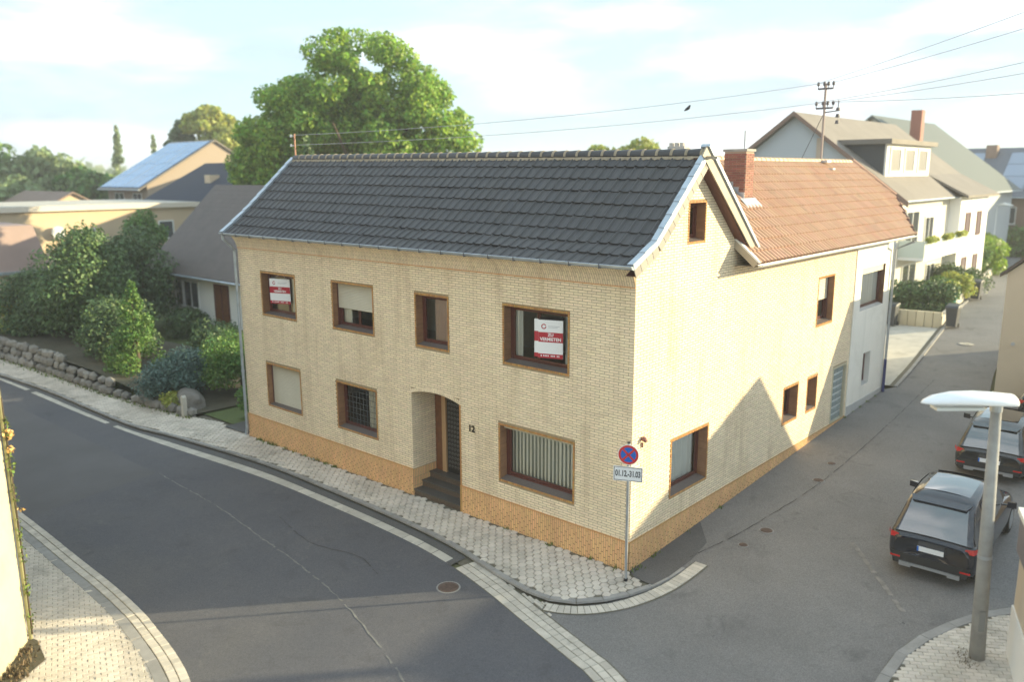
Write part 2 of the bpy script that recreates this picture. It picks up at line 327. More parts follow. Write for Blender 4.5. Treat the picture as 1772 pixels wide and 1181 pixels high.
# dark gutter channel then pale concrete edging along the carriageway
KA = offset(KL, -.012)
def interp_to(line, ref):
    """for each x of ref (monotonic part) find line point with the same x"""
    return np.stack([ref[:, 0], np.interp(ref[:, 0], line[:, 0], line[:, 1])], 1)
selA = OUTB[OUTB[:, 0] < -3.35]
kmon = KL[:np.argmax(KL[:, 1]*0+KL[:, 0] > -.8)]
inn = interp_to(kmon, selA); inn[:, 1] -= .01
mid = selA+(inn-selA)*.52
band = sheet('gutter_bed', [tuple(p) for p in selA]+[tuple(p) for p in inn[::-1]], gr, .002, ASPH3)
gaps = lambda c: (-21.6 < c[0] < -20.9) or (-29.5 < c[0] < -28.7)
ribbon(selA, selA+(mid-selA)*.94, gr, .012, 3, 'edge_stone', CONC, band, skip=gaps)
# three rows of setts where the gutter leaves the kerb and crosses the side street mouth
selB = OUTB[(OUTB[:, 0] > -3.4) & (OUTB[:, 0] < 5)]
setts = sheet('sett_bed', [tuple(p) for p in offset(selB, -.02)]+[tuple(p) for p in offset(selB, .56)[::-1]], gr, .004, JOINT)
for k in range(3):
    ribbon(offset(selB, .18*k), offset(selB, .18*(k+1)-.012), gr, .014, 1 if k else 2, 'sett', GRAN, setts, limit=90)
# radial setts round the corner kerb
cs = KL[KL[:, 0] > -.75]; tt = np.arange(0, len(cs)-1, .62); cs = np.stack([np.interp(tt, np.arange(len(cs)), cs[:, 0]), np.interp(tt, np.arange(len(cs)), cs[:, 1])], 1)
cb = sheet('corner_sett_bed', [tuple(p) for p in offset(cs, -.01)]+[tuple(p) for p in offset(cs, -.36)[::-1]], gr, .006, JOINT)
ribbon(offset(cs, -.02), offset(cs, -.33), gr, .02, 1, 'corner_sett', GRAN, cb)
# ---- hexagonal pavers
def in_poly(x, y, poly):
    c = False; j = len(poly)-1
    for i in range(len(poly)):
        if (poly[i][1] > y) != (poly[j][1] > y) and x < (poly[j][0]-poly[i][0])*(y-poly[i][1])/(poly[j][1]-poly[i][1])+poly[i][0]: c = not c
        j = i
    return c
def paver_field(poly, zf, pitch, parent, name, limit, shape='hex', ang=0, camxy=(9.4, -14.5), m=None):
    PAVE_ = m or PAVE
    xs = [p[0] for p in poly]; ys = [p[1] for p in poly]; cx, cy = sum(xs)/len(xs), sum(ys)/len(ys); pts = []
    ca, sa = math.cos(ang), math.sin(ang); Rr = max(max(xs)-min(xs), max(ys)-min(ys))
    if shape == 'hex': dx, dy = pitch, pitch*.87
    else: dx, dy = pitch, pitch*.5
    ni = int(Rr/dx)+2; nj = int(Rr/dy)+2
    for i in range(-ni, ni):
        for j in range(-nj, nj):
            u = (i+(.5 if j % 2 else 0))*dx; v = j*dy; x = cx+u*ca-v*sa; y = cy+u*sa+v*ca
            if min(xs) < x < max(xs) and min(ys) < y < max(ys) and in_poly(x, y, poly): pts.append((x, y))
    pts.sort(key=lambda p: (p[0]-camxy[0])**2+(p[1]-camxy[1])**2)
    if shape == 'hex':
        r_ = pitch*.535; out = [(r_*math.cos(R(60*k+30)), r_*math.sin(R(60*k+30))) for k in range(6)]
        out = [(a*.98, b*1.0) for a, b in out]
    else:
        a, b = pitch*.485, pitch*.235; out = [(-a, -b), (a, -b), (a, b), (-a, b)]
    n = len(out)
    def geo():
        top = [(a*.88, b*.88, 0) for a, b in out]; md = [(a, b, -.010) for a, b in out]; bt = [(a, b, -.05) for a, b in out]
        return top+md+bt, [tuple(range(n))]+[(e+n, (e+1) % n+n, (e+1) % n, e) for e in range(n)]+[(e+2*n, (e+1) % n+2*n, (e+1) % n+n, e+n) for e in range(n)]
    v, f = geo(); me = bpy.data.meshes.new(name); me.from_pydata(v, [], f); me.materials.append(PAVE_); rest = MB()
    for k, (x, y) in enumerate(pts):
        z = zf(x, y)+random.uniform(-.006, .004); tx, ty = random.uniform(-.03, .03), random.uniform(-.03, .03)
        sl = (zf(x, y+.1)-zf(x, y-.1))/.2; tx += sl
        if k < limit: link(name, me, parent, (x, y, z), rot=(tx, ty, ang))
        else:
            rest.mesh([(x+a*ca-b*sa, y+a*sa+b*ca, z+c+(a*sa+b*ca)*tx-(a*ca-b*sa)*ty) for a, b, c in v], f)
    if rest.v: rest.build(name+'_rest', PAVE_, parent, kind='stuff')
kin = offset(KL, .15)
pp = [tuple(p) for p in kin if p[1] < -.12 or p[0] < -.5]+[(.66, -.2), (.3, -.16), (.03, -.06), (-5.2, -.06), (-7.3, -.06), (-15.8, -.05), (-15.95, .35), (-19.2, -.02), (-24, -.5), (-37, -1.2), (-50, -2)]
pp = [p for p in pp if p[0] > -42]
paver_field(pp, lambda x, y: gh(x, y)-.002, .205, pav, 'paver', 300, 'hex', R(12))
_a = offset(selB, .57); _a = _a[(_a[:, 0] > -3.2) & (_a[:, 0] < -.25)]; _b = offset(KL, -.03); _b = _b[(_b[:, 0] > -3.0) & (_b[:, 0] < -.55) & (_b[:, 1] < -1.4)]
paver_field([tuple(p) for p in _a]+[(-.2, -2.45), (-.55, -2.4)]+[tuple(p) for p in _b[::-1]], lambda x, y: gr(x, y)+.012, .115, setts, 'wedge_sett', 120, 'rect', R(-20), m=GRAN)
# ---- near pavement bottom left
LI = offset(LO, -.47)
nearpav = sheet('near_pavement', [tuple(p) for p in LO if p[1] > -24]+[(-7, -24), (-22, -24), (-40, -11), (-60, -10.5)], gr, .012, JOINT)
paver_field([tuple(p) for p in LI if p[0] > -24]+[(-1.9, -20), (-5.6, -11.4), (-6.5, -10.1), (-7.5, -9.86), (-24, -9.86)], lambda x, y: gr(x, y)+.028, .2, nearpav, 'small_paver', 250, 'rect', R(70))
sel = [i for i in range(len(LO)) if -24 < LO[i][0] and LO[i][1] > -14]
a0 = LO[sel]; ribbon(a0, offset(a0, -.16), gr, .03, 1, 'rim_sett', GRAN, nearpav, limit=110)
ribbon(offset(a0, -.17), offset(a0, -.33), gr, .03, 1, 'rim_sett', GRAN, nearpav, limit=110)
ribbon(offset(a0, -.34), offset(a0, -.55), gr, .034, 5, 'rim_slab', KERB, nearpav)
# ---- corner island at bottom right
IS = smooth_line([(5.75, -6), (5.6, -2.5), (5.55, -.6), (5.58, .6), (5.95, 1.85), (6.5, 2.95), (7.2, 3.7)], .2)
isl = sheet('corner_pavement', [tuple(p) for p in IS]+[(14, 3.7), (14, -6)], gr, .06, JOINT)
ribbon(offset(IS, -.2), IS, gr, .08, 4, 'island_kerb', KERB, isl)
paver_field([tuple(p) for p in offset(IS, -.22)]+[(9, 3.5), (9, -6)], lambda x, y: gr(x, y)+.075, .2, isl, 'slab', 140, 'rect', R(30))
# ---- paved forecourt beyond the house, front gardens
fc = sheet('forecourt', [(-.1, 17.3), (.25, 17.5), (-.75, 27.9), (-4.4, 27.6), (-5.2, 20), (-2, 19.4)], gh, .01, CONC)
sheet('garden_soil', [(-4.2, 27.9), (-1.0, 28.3), (-2.0, 38), (-3.3, 48), (-6.5, 60), (-10, 60), (-5, 40), (-4.2, 30)], gh, .02, DIRT)
sheet('front_lawn', [(-19.3, .25), (-16.2, .25), (-16.2, 7), (-24, 26), (-110, 40), (-110, 2), (-60, -2.4), (-37, -1.1), (-24, -.45)], gh, .03, GRASSM)
FK = smooth_line([(.4, 17.3), (.05, 21), (-.75, 28), (-1.85, 38), (-2.9, 47)], .5)
fkb = sheet('far_kerb_bed', [tuple(p) for p in FK]+[tuple(p) for p in offset(FK, .3)[::-1]], gh, .015, JOINT)
ribbon(FK, offset(FK, .13), gh, .06, 2, 'far_kerb_stone', KERB, fkb)
sheet('driveway_strip', [(-15.85, -.02), (-16.1, 4), (-17.1, 4), (-17.3, -.1)], gh, .035, ASPH3)
# ---- road repairs and markings
sheet('old_tarmac_patch', [(-14.88, -3.77), (-14.2, -7.55), (-26, -7.5), (-40, -7.8), (-40, -3.9), (-24, -3.75)], gr, .004, mat('old paler asphalt', (.125, .122, .13), .85, var=.2, vscale=.5, bump=.004, bscale=140))
def strip(name, pts, w, zf, dz, m, wob=0):
    l = smooth_line(pts, .15); mb = MB(); t = np.gradient(l, axis=0); t /= np.linalg.norm(t, axis=1)[:, None]; nrm = np.stack([-t[:, 1], t[:, 0]], 1)
    ww = [w*(1+random.uniform(-wob, wob)) for _ in l]; off = [random.uniform(-w, w)*wob for _ in l]
    for i in range(len(l)-1):
        if wob and random.random() < .12: continue
        q = []
        for j, s_ in ((i, -1), (i, 1), (i+1, 1), (i+1, -1)):
            p = l[j]+nrm[j]*(off[j]+s_*ww[j]/2); q.append((p[0], p[1], zf(*p)+dz))
        mb.face(q)
    return mb.build(name, m, kind='structure', origin=(0, 0, 0))
strip('centre_seam', [(-14.8, -3.71), (-10.8, -3.92), (-8.3, -4.23), (-6.13, -4.49), (-3.8, -4.94), (-.83, -5.92), (1, -6.9)], .035, gr, .006, mat('bleached seam', (.24, .235, .225), .9, var=.5, vscale=6, col2=(.12, .12, .12)), .5)
strip('tar_crack', [(-9, -3.2), (-7, -3.6), (-5.5, -3.3), (-4.4, -3.6)], .02, gr, .006, mat('tar', (.03, .03, .032), .6), .6)
strip('parking_line', [(3.4, 4.33), (5.24, 2.03)], .11, gr, .006, mat('worn white paint', (.30, .28, .26), .8, var=.6, vscale=6, col2=(.13, .125, .12)), .1)
strip('side_seam', [(.75, 1.4), (1.2, 4), (1.5, 8), (1.4, 14), (1.2, 19)], .02, gr, .004, MATS['tar'], .6)
def cover(x, y, r, label, mm):
    z = gr(x, y); t = thing('manhole_cover', (x, y, z), label, 'manhole cover'); mb = MB(); mb.tube([(x, y, z-.01), (x, y, z+.008)], r, 24); mb.build('rim', KERB, t)
    mb = MB(); mb.tube([(x, y, z-.01), (x, y, z+.013)], r*.86, 24)
    for k in range(-3, 4): mb.box(x-r*.5, x+r*.5, y+k*r*.18-.012, y+k*r*.18+.012, z+.012, z+.018)
    mb.build('lid', mm, t)
RUST = mat('rusty iron', (.13, .085, .07), .7, var=.4, vscale=12)
cover(-2.73, -2.98, .27, 'round rusty manhole cover in the main road beside the pale gutter stones', RUST)
cover(1.55, 3.71, .17, 'small iron valve cover in the side street, farther of the close pair near the corner', RUST)
cover(1.44, 2.7, .12, 'small brown valve cover in the side street nearest the house corner', RUST)
cover(1.38, 7.37, .16, 'small iron cover in the side street in front of the two small windows', RUST)
cover(.78, 25.4, .32, 'pale manhole cover up the side street beside the forecourt', CONC)
cover(1.22, 8.75, .13, 'small iron cover beside the sunlit strip on the side street', RUST)

# ================================================================== THE CORNER HOUSE
house = thing('corner_house', (-7.8, 2.4, 0), 'two storey cream brick corner house with dark tiled front roof and clay tiled wing', 'house')
PF = lambda h, d, z: (h, d, z)          # front wall: h along x, d inward
PS = lambda h, d, z: (-d, h, z)         # side wall: h along y, d inward
LX = -15.70; EY = 16.61; RZL, RZR = 9.36, 9.21
def front_roof_z(y):    # underside profile of the gable, in y
    if y < .45: return 6.86+(y+.42)*(7.23-6.86)/.87
    if y < 2.4: return 7.23+(y-.45)*(9.14-7.23)/1.95
    return 9.14-(y-2.4)*.85
WF = {'W1': (-14.41, -12.45, 4.31, 5.76), 'W2': (-10.61, -8.66, 4.31, 5.76), 'W3': (-6.95, -5.63, 4.27, 5.74), 'W4': (-3.78, -1.72, 4.26, 5.76),
      'G1': (-14.41, -12.43, 1.22, 2.73), 'G2': (-10.59, -8.66, 1.23, 2.73), 'G4': (-3.94, -1.54, 1.20, 2.73), 'D': (-7.18, -5.31, -.2, 3.09)}
WS = {'S1': (1.645, 3.465, 1.23, 2.70), 'A': (7.87, 8.96, 1.57, 2.69), 'B': (9.59, 10.41, 1.57, 2.67), 'C': (9.95, 11.27, 4.20, 5.72), 'GB': (11.67, 12.87, .66, 2.62), 'GW': (2.07, 2.90, 7.22, 8.20)}
WW = {'WD': (13.63, 15.94, 4.22, 5.66), 'WE': (14.36, 15.10, 1.50, 2.65)}
def holes_wall(mb, P, h0, h1, z0, z1, holes, d=0, m=0):
    hs = sorted({h0, h1}|{a for o in holes for a in o[:2]}); zs = sorted({z0, z1}|{a for o in holes for a in o[2:]})
    for i in range(len(hs)-1):
        for j in range(len(zs)-1):
            ch, cz = (hs[i]+hs[i+1])/2, (zs[j]+zs[j+1])/2
            if any(o[0] < ch < o[1] and o[2] < cz < o[3] for o in holes) or not (h0 < ch < h1 and z0 < cz < z1): continue
            mb.face([P(hs[i], d, zs[j]), P(hs[i+1], d, zs[j]), P(hs[i+1], d, zs[j+1]), P(hs[i], d, zs[j+1])], m)
# mortar planes / wall cores
mb = MB(); holes_wall(mb, PF, LX, 0, -.3, 6.46, WF.values())
wallF = mb.build('front_wall', [MORT], house)
mb = MB(); holes_wall(mb, PS, 0, 13.05, -.3, 6.75, [WS[k] for k in ('S1', 'A', 'B', 'C', 'GB')])
g = WS['GW']   # gable triangle with attic opening, in vertical slabs
ys = sorted([0, .45, g[0], g[1], 2.4, 4.95])
for a, b in zip(ys[:-1], ys[1:]):
    za, zb = front_roof_z(a)-.06, front_roof_z(b)-.06
    if g[0] <= a and b <= g[1]:
        mb.face([PS(a, 0, 6.75), PS(b, 0, 6.75), PS(b, 0, g[2]), PS(a, 0, g[2])]); mb.face([PS(a, 0, g[3]), PS(b, 0, g[3]), PS(b, 0, zb), PS(a, 0, za)])
    else: mb.face([PS(a, 0, 6.75), PS(b, 0, 6.75), PS(b, 0, max(zb, 6.76)), PS(a, 0, max(za, 6.76))])
wallS = mb.build('side_wall', [MORT], house)
# white rendered end of the side wall
mb = MB(); holes_wall(mb, PS, 13.05, EY, -.3, 6.75, WW.values(), d=-.03)
mb.face([(.03, 13.05, -.3), (.03, 13.05, 6.75), (0, 13.05, 6.75), (0, 13.05, -.3)])
mb.face([(.03, EY, -.3), (-3.6, EY+5.2, -.3), (-3.6, EY+5.2, 6.7), (.03, EY, 6.7)])
wallW = mb.build('white_wall', [PLAST], house)
mb = MB(); mb.box(13.06, EY+.012, -.05, 0, -.3, 1.02, T=lambda h, d, z: PS(h, d, z)); 
mb.build('grey_base', GREYP, house)
# hidden walls
mb = MB()
mb.face([(LX, 0, -.3), (LX, 4.9, -.3), (LX, 4.9, 7), (LX, 2.4, 9.3), (LX, 0, 7)])
mb.face([(LX, 4.9, -.3), (-5.5, 4.9, -.3), (-5.5, 4.9, 7), (LX, 4.9, 7)])
mb.face([(-5.5, 4.9, -.3), (-5.5, 21, -.3), (-5.5, 21, 6.6), (-5.5, 4.9, 6.6)])
mb.face([(-5.5, 21, -.3), (-3.6, 21.8, -.3), (-3.6, 21.8, 6.6), (-5.5, 21, 6.6)])
mb.build('rear_wall', PLAST, house)
mb = MB(); mb.box(LX+.05, -.05, .35, 4.85, 3.3, 3.45); mb.box(-5.4, -.05, 4.85, 16, 3.3, 3.45); mb.box(LX+.05, -.05, 1.2, 4.85, -.1, .55); mb.build('floor_slab', DWOOD, house)
# ---- individual facing bricks
def brick_geo(w, h, p=.006, be=.007):
    o = [(-w/2, 0, -h/2), (w/2, 0, -h/2), (w/2, 0, h/2), (-w/2, 0, h/2)]
    i = [(-w/2+be, -p, -h/2+be), (w/2-be, -p, -h/2+be), (w/2-be, -p, h/2-be), (-w/2+be, -p, h/2-be)]
    return o+i, [(4, 5, 6, 7), (0, 1, 5, 4), (1, 2, 6, 5), (2, 3, 7, 6), (3, 0, 4, 7)]
def split(h0, h1, cuts):
    segs = [(h0, h1)]
    for a, b in cuts:
        n = []
        for s_, e in segs:
            if b <= s_ or a >= e: n.append((s_, e)); continue
            if a > s_: n.append((s_, a))
            if b < e: n.append((b, e))
        segs = n
    return segs
camp = np.array([9.44, -14.53, 8.81]); full = []; partial = {'F': MB(), 'S': MB()}
def courses(tagk, P, h0f, h1f, z0, z1, holes, skipz=None):
    k = 0; z = z0
    while z+.0625 <= z1+1e-6:
        zc = z+.031; h0, h1 = h0f(z+.06), h1f(z+.06)
        if h1-h0 > .05:
            cuts = [(o[0], o[1]) for o in holes if o[2] < z+.058 and o[3] > z+.004]
            off = (.125 if k % 2 else 0)
            n0 = int(math.floor((h0-off)/.25))-1; n1 = int((h1-off)/.25)+1
            for n in range(n0, n1+1):
                a = off+n*.25+.005; b = a+.24
                for s_, e in split(max(a, h0), min(b, h1), cuts):
                    if e-s_ < .03: continue
                    if e-s_ > .238: full.append((tagk, (s_+e)/2, zc))
                    else: v, f = brick_geo(e-s_-.002, .0505); partial[tagk].mesh([P((s_+e)/2+x, y, zc+q) for x, y, q in v], f)
        z += .0625; k += 1
courses('F', PF, lambda z: LX+.003, lambda z: -.002, .72, 6.47, list(WF.values()))
def ylo(z): return .002 if z < 6.9 else (max(.002, -.42+(z-6.82)/.425) if z < 7.2 else .45+(z-7.18)/.98)
def yhi(z): return 13.04 if z < 6.75 else min(4.9, 2.4+(9.06-z)/.85)
courses('S', PS, ylo, yhi, .72, 9.1, list(WS.values()))
full.sort(key=lambda b: np.linalg.norm(np.array(PF(b[1], 0, b[2]) if b[0] == 'F' else PS(b[1], 0, b[2]))-camp))
bv, bf = brick_geo(.238, .0505); bme = bpy.data.meshes.new('brick'); bme.from_pydata(bv, [], bf); bme.materials.append(BRICK)
for i, (t_, h, z) in enumerate(full):
    j = random.uniform(-.0015, .0015); tz = random.uniform(-.0015, .0015)
    if i < 300:
        P = PF if t_ == 'F' else PS
        link('brick', bme, wallF if t_ == 'F' else wallS, P(h, 0, z), rot=(0, 0, 0 if t_ == 'F' else math.pi/2))
    else:
        P = PF if t_ == 'F' else PS; partial[t_].mesh([P(h+x, y+(j if y else 0), z+q+tz) for x, y, q in bv], bf)
partial['F'].build('front_brickwork', BRICK, house, kind='stuff')
partial['S'].build('side_brickwork', BRICK, house, kind='stuff')
# ---- plinth of upright orange bricks
pl = []; prest = MB(); mb = MB()
holes_wall(mb, PF, LX, 0, -.35, .715, [WF['D']], d=-.012); plF = mb
mb2 = MB(); holes_wall(mb2, PS, 0, 13.0, -.35, .715, [WS['GB']], d=-.012)
plinthF = plF.build('front_plinth', PLM, house); plinthS = mb2.build('side_plinth', PLM, house)
pbv, pbf = brick_geo(.0535, .230); pme = bpy.data.meshes.new('plinth_brick'); pme.from_pydata(pbv, [], pbf); pme.materials.append(PLB)
for tg, P, h0, h1 in (('F', PF, LX, 0), ('S', PS, 0, 12.95)):
    n = int((h1-h0)/.0625)
    for i in range(n+1):
        h = h1-.03-i*.0625 if tg == 'F' else h0+.03+i*.0625
        if tg == 'F' and WF['D'][0]-.0 < h < WF['D'][1]+.0: continue
        off = [0, .125, .0625, .1875][i % 4]*.99; z = .71-off
        if off > .02: v, f = brick_geo(.0525, off-.01); prest.mesh([P(h+x, y-.012, .71-off/2+.0+q) for x, y, q in v], f)
        gz_ = gh(h, 0) if tg == 'F' else gh(0, h)
        while z > gz_-.05:
            zc = z-.125+.005
            if not (tg == 'S' and WS['GB'][0]-.03 < h < WS['GB'][1]+.03 and zc > .6): pl.append((tg, h, zc))
            z -= .25
pl.sort(key=lambda b: np.linalg.norm(np.array(PF(b[1], 0, b[2]) if b[0] == 'F' else PS(b[1], 0, b[2]))-camp))
for i, (t_, h, z) in enumerate(pl):
    P = PF if t_ == 'F' else PS
    if i < 280: link('plinth_brick', pme, plinthF if t_ == 'F' else plinthS, P(h, -.012, z), rot=(0, 0, 0 if t_ == 'F' else math.pi/2))
    else: prest.mesh([P(h+x, y-.012, z+q) for x, y, q in pbv], pbf)
prest.build('plinth_brickwork', PLB, house, kind='stuff')
mb = MB(); mb.box(LX-.01, WF['D'][0], -.03, 0, .713, .728); mb.box(WF['D'][1], .03, -.03, 0, .713, .728); mb.box(0, .03, 0, 13.02, .713, .728); mb.build('plinth_cap', TRIM, house)
# ---- flared cornice under the front gutter
COR = [(0, 6.46), (-.03, 6.55), (-.10, 6.70), (-.20, 6.84), (-.31, 6.93)]
def cor_at(s):
    L = [0]
    for i in range(1, len(COR)): L.append(L[-1]+math.dist(COR[i], COR[i-1]))
    s = max(0, min(L[-1], s)); i = 1
    while L[i] < s-1e-9: i += 1
    t = (s-L[i-1])/(L[i]-L[i-1]); return (COR[i-1][0]+(COR[i][0]-COR[i-1][0])*t, COR[i-1][1]+(COR[i][1]-COR[i-1][1])*t), L[-1]
mb = MB(); n = len(COR)
for i in range(n-1): mb.face([(LX, COR[i][0], COR[i][1]), (0, COR[i][0], COR[i][1]), (0, COR[i+1][0], COR[i+1][1]), (LX, COR[i+1][0], COR[i+1][1])])
for x in (LX, -.0): mb.face([(x, y, z) for y, z in COR]+[(x, 0, 6.93)])
cornice = mb.build('cornice', MORT, house)
mb = MB(); Ltot = cor_at(0)[1]; nb = int((0-LX)/.0625)
for i in range(nb):
    x = LX+.03+i*.0625; st = 0 if i % 2 else -.12; s = st
    while s < Ltot:
        a, b = max(0, s)+.004, min(Ltot, s+.245)-.004
        if b-a > .03:
            for c0, c1 in ((a, (a+b)/2), ((a+b)/2, b)):
                (ya, za), _ = cor_at(c0); (yb, zb), _ = cor_at(c1); ny, nz_ = -(zb-za), (yb-ya); l = math.hypot(ny, nz_); ny /= l; nz_ /= l; p = .006
                mb.mesh([(x-.026, ya, za), (x+.026, ya, za), (x+.026, yb, zb), (x-.026, yb, zb), (x-.022, ya+ny*p, za+nz_*p), (x+.022, ya+ny*p, za+nz_*p), (x+.022, yb+ny*p, zb+nz_*p), (x-.022, yb+ny*p, zb+nz_*p)], [(4, 5, 6, 7), (0, 1, 5, 4), (1, 2, 6, 5), (2, 3, 7, 6), (3, 0, 4, 7)])
        s += .25
mb.build('cornice_brickwork', BRICK, house, kind='stuff')
mb = MB(); mb.box(LX-.01, .006, -.022, 0, 6.445, 6.463); mb.build('cornice_string', TRIM, house)
# ================= windows
def trim(P, o, w=.062, d=-.004, dm=TRIM, parent=None):
    mb = MB(); h0, h1, z0, z1 = o
    def piece(a, b, c, e):
        v, f = brick_geo(b-a-.008, e-c-.008, .008, .006); mb.mesh([P((a+b)/2+x, y+d, (c+e)/2+q) for x, y, q in v], f)
    n = round((h1-h0)/.0625); s_ = (h1-h0)/n
    for i in range(n): piece(h0+i*s_, h0+(i+1)*s_, z1-w, z1); piece(h0+i*s_, h0+(i+1)*s_, z0, z0+w)
    n = round((z1-z0-2*w)/.0625); s_ = (z1-z0-2*w)/n
    for i in range(n): piece(h0, h0+w, z0+w+i*s_, z0+w+(i+1)*s_); piece(h1-w, h1, z0+w+i*s_, z0+w+(i+1)*s_)
    return mb.build('brick_surround', dm, parent, kind=None)
def fr(mb, P, h0, h1, d0, d1, z0, z1, m=0): mb.box(h0, h1, d0, d1, z0, z1, m, T=P)
def ring(mb, P, h0, h1, z0, z1, w, d0, d1, wb=None):
    wb = wb or w; fr(mb, P, h0, h0+w, d0, d1, z0, z1); fr(mb, P, h1-w, h1, d0, d1, z0, z1); fr(mb, P, h0+w, h1-w, d0, d1, z1-w, z1); fr(mb, P, h0+w, h1-w, d0, d1, z0, z0+wb)
def window(P, o, depth=.24, wood=WOOD, rev=REV, sill=SILL, brick=True, sashes=1, split_at=.5, content=None, label=None, shutter=0, fw=.07, sashw=.055, glass=True, box=0):
    h0, h1, z0, z1 = o; w = .062 if brick else 0.0
    mbw = MB(); c = P((h0+h1)/2, depth+.02, z0)
    a, b, e, f = h0+w, h1-w, z0+w, z1-w
    # outer frame = the window part itself
    ring(mbw, P, a, b, e, f, fw, depth, depth+.07)
    win = mbw.build('window', wood, house, label=label)
    if brick: trim(P, o, w, parent=win)
    mb = MB()   # reveals
    mb.face([P(a, 0, e), P(a, depth+.02, e), P(a, depth+.02, f), P(a, 0, f)]); mb.face([P(b, 0, e), P(b, 0, f), P(b, depth+.02, f), P(b, depth+.02, e)])
    mb.face([P(a, 0, f), P(a, depth+.02, f), P(b, depth+.02, f), P(b, 0, f)])
    if brick:  # tile joints on the reveal as real pieces
        zz = e
        while zz < f-.03:
            t1 = min(zz+.06, f)
            for hh, sg in ((a, 1), (b, -1)):
                mb.mesh([P(hh, .012, zz+.004), P(hh, depth-.005, zz+.004), P(hh, depth-.005, t1-.004), P(hh, .012, t1-.004), P(hh+sg*.005, .016, zz+.008), P(hh+sg*.005, depth-.01, zz+.008), P(hh+sg*.005, depth-.01, t1-.008), P(hh+sg*.005, .016, t1-.008)], [(4, 5, 6, 7), (0, 1, 5, 4), (1, 2, 6, 5), (2, 3, 7, 6), (3, 0, 4, 7)])
            zz += .0625
    mb.build('reveal', rev, win)
    mb = MB(); mb.mesh([P(a, -.0, e), P(b, -.0, e), P(b, depth, e+.05), P(a, depth, e+.05), P(a, 0, e-.0), P(a, depth, e-.01), P(b, depth, e-.01), P(b, 0, e)], [(0, 1, 2, 3), (0, 3, 5, 4), (1, 7, 6, 2)]); mb.build('sill', sill, win)
    ia, ib, ie, iff = a+fw, b-fw, e+fw+.03, f-fw
    zt = iff
    if shutter:
        zb = iff-(iff-e)*shutter if shutter < 1 else e+.03
        mb = MB(); zz = f-.0
        while zz > zb+.02:
            mb.mesh([P(a+.02, depth-.045, zz), P(b-.02, depth-.045, zz), P(b-.02, depth-.062, zz-.022), P(a+.02, depth-.062, zz-.022), P(b-.02, depth-.045, zz-.044), P(a+.02, depth-.045, zz-.044)], [(0, 3, 2, 1), (3, 5, 4, 2)]); zz -= .045
        mb.build('roller_shutter', SHUT, win)
        mb = MB(); fr(mb, P, a, a+.03, depth-.08, depth, e+.04, f); fr(mb, P, b-.03, b, depth-.08, depth, e+.04, f); mb.build('shutter_rail', wood, win)
    if box:
        mb = MB(); fr(mb, P, a+.01, b-.01, depth-.1, depth+.01, f-box, f-.005); mb.build('shutter_box', SHUT, win)
    # sashes
    if sashes == 1: sp = [(ia, ib)]
    else: mm = ia+(ib-ia)*split_at; sp = [(ia, mm), (mm, ib)]
    for s0, s1 in sp:
        mb = MB(); ring(mb, P, s0-.01, s1+.01, ie-.02, iff+.01, sashw, depth+.015, depth+.055); sa = mb.build('sash', wood, win)
        if glass: mb = MB(); mb.face([P(s0+.04, depth+.035, ie+.03), P(s1-.04, depth+.035, ie+.03), P(s1-.04, depth+.035, iff-.04), P(s0+.04, depth+.035, iff-.04)]); mb.build('pane', GLASS, win)
    if content: content(P, win, ia, ib, ie, iff, depth)
    return win
def vblinds(P, win, a, b, e, f, d, m=CURT, n=None, name='vertical_blind', dd=.07):
    mb = MB(); n = n or int((b-a)/.115); s_ = (b-a)/n
    for i in range(n):
        h = a+i*s_; a_, b_ = (.05, 0) if P is PF else (0, .05); j_ = random.uniform(-.012, .012); mb.face([P(h, d+dd+a_+j_, e), P(h+s_*.84, d+dd+b_, e), P(h+s_*.84, d+dd+b_, f), P(h, d+dd+a_+j_, f)])
    mb.build(name, m, win)
def backing(P, win, a, b, e, f, d):
    mb = MB(); mb.face([P(a-.05, d+.20, e-.1), P(b+.05, d+.20, e-.1), P(b+.05, d+.20, f+.1), P(a-.05, d+.20, f+.1)]); mb.build('net_curtain', mat('dim net', (.62, .64, .60), .9), win)
def curtain(h0f, h1f, m=CURT):
    def fn(P, win, a, b, e, f, d):
        mb = MB(); A, B = a+(b-a)*h0f, a+(b-a)*h1f; n = max(6, int((B-A)/.05))
        for i in range(n):
            t0, t1 = math.sin(i*1.3)*.035, math.sin((i+1)*1.3)*.035; x0, x1 = A+(B-A)*i/n, A+(B-A)*(i+1)/n
            mb.face([P(x0, d+.1+t0, e-.1), P(x1, d+.1+t1, e-.1), P(x1, d+.1+t1, f+.1), P(x0, d+.1+t0, f+.1)])
        mb.build('curtain', m, win)
    return fn
def both(*fs):
    def fn(*a):
        for f_ in fs: f_(*a)
    return fn
window(PF, WF['W1'], sashes=2, split_at=.62, content=curtain(.66, .8), label='upper window with a letting board hung in it')
window(PF, WF['W2'], sashes=2, split_at=.5, shutter=.56, content=curtain(.0, .25), label='upper window with cream roller shutter half down')
window(PF, WF['W3'], sashes=1, content=curtain(.3, 1, mat('pink reflection net', (.62, .46, .40), .9, trans=.2)), label='narrow upper window above the front door')  # pinkish reflection of the pane put into the net's colour
window(PF, WF['W4'], sashes=2, split_at=.45, content=both(curtain(.0, .12), curtain(.86, 1.0)), label='wide upper window with a letting board in its right half')
window(PF, WF['G1'], sashes=1, shutter=1, label='ground floor window with cream shutter fully closed')
def lead(P, win, a, b, e, f, d):
    mb = MB()
    for i in range(1, 10): h = a+(b-a)*i/10; fr(mb, P, h-.005, h+.005, d+.008, d+.014, e, f)
    for i in range(1, 7): z = e+(f-e)*i/7; fr(mb, P, a, b, d+.004, d+.01, z-.005, z+.005)
    mb.build('leaded_grille', mat('lead came', (.14, .15, .15), .4), win)
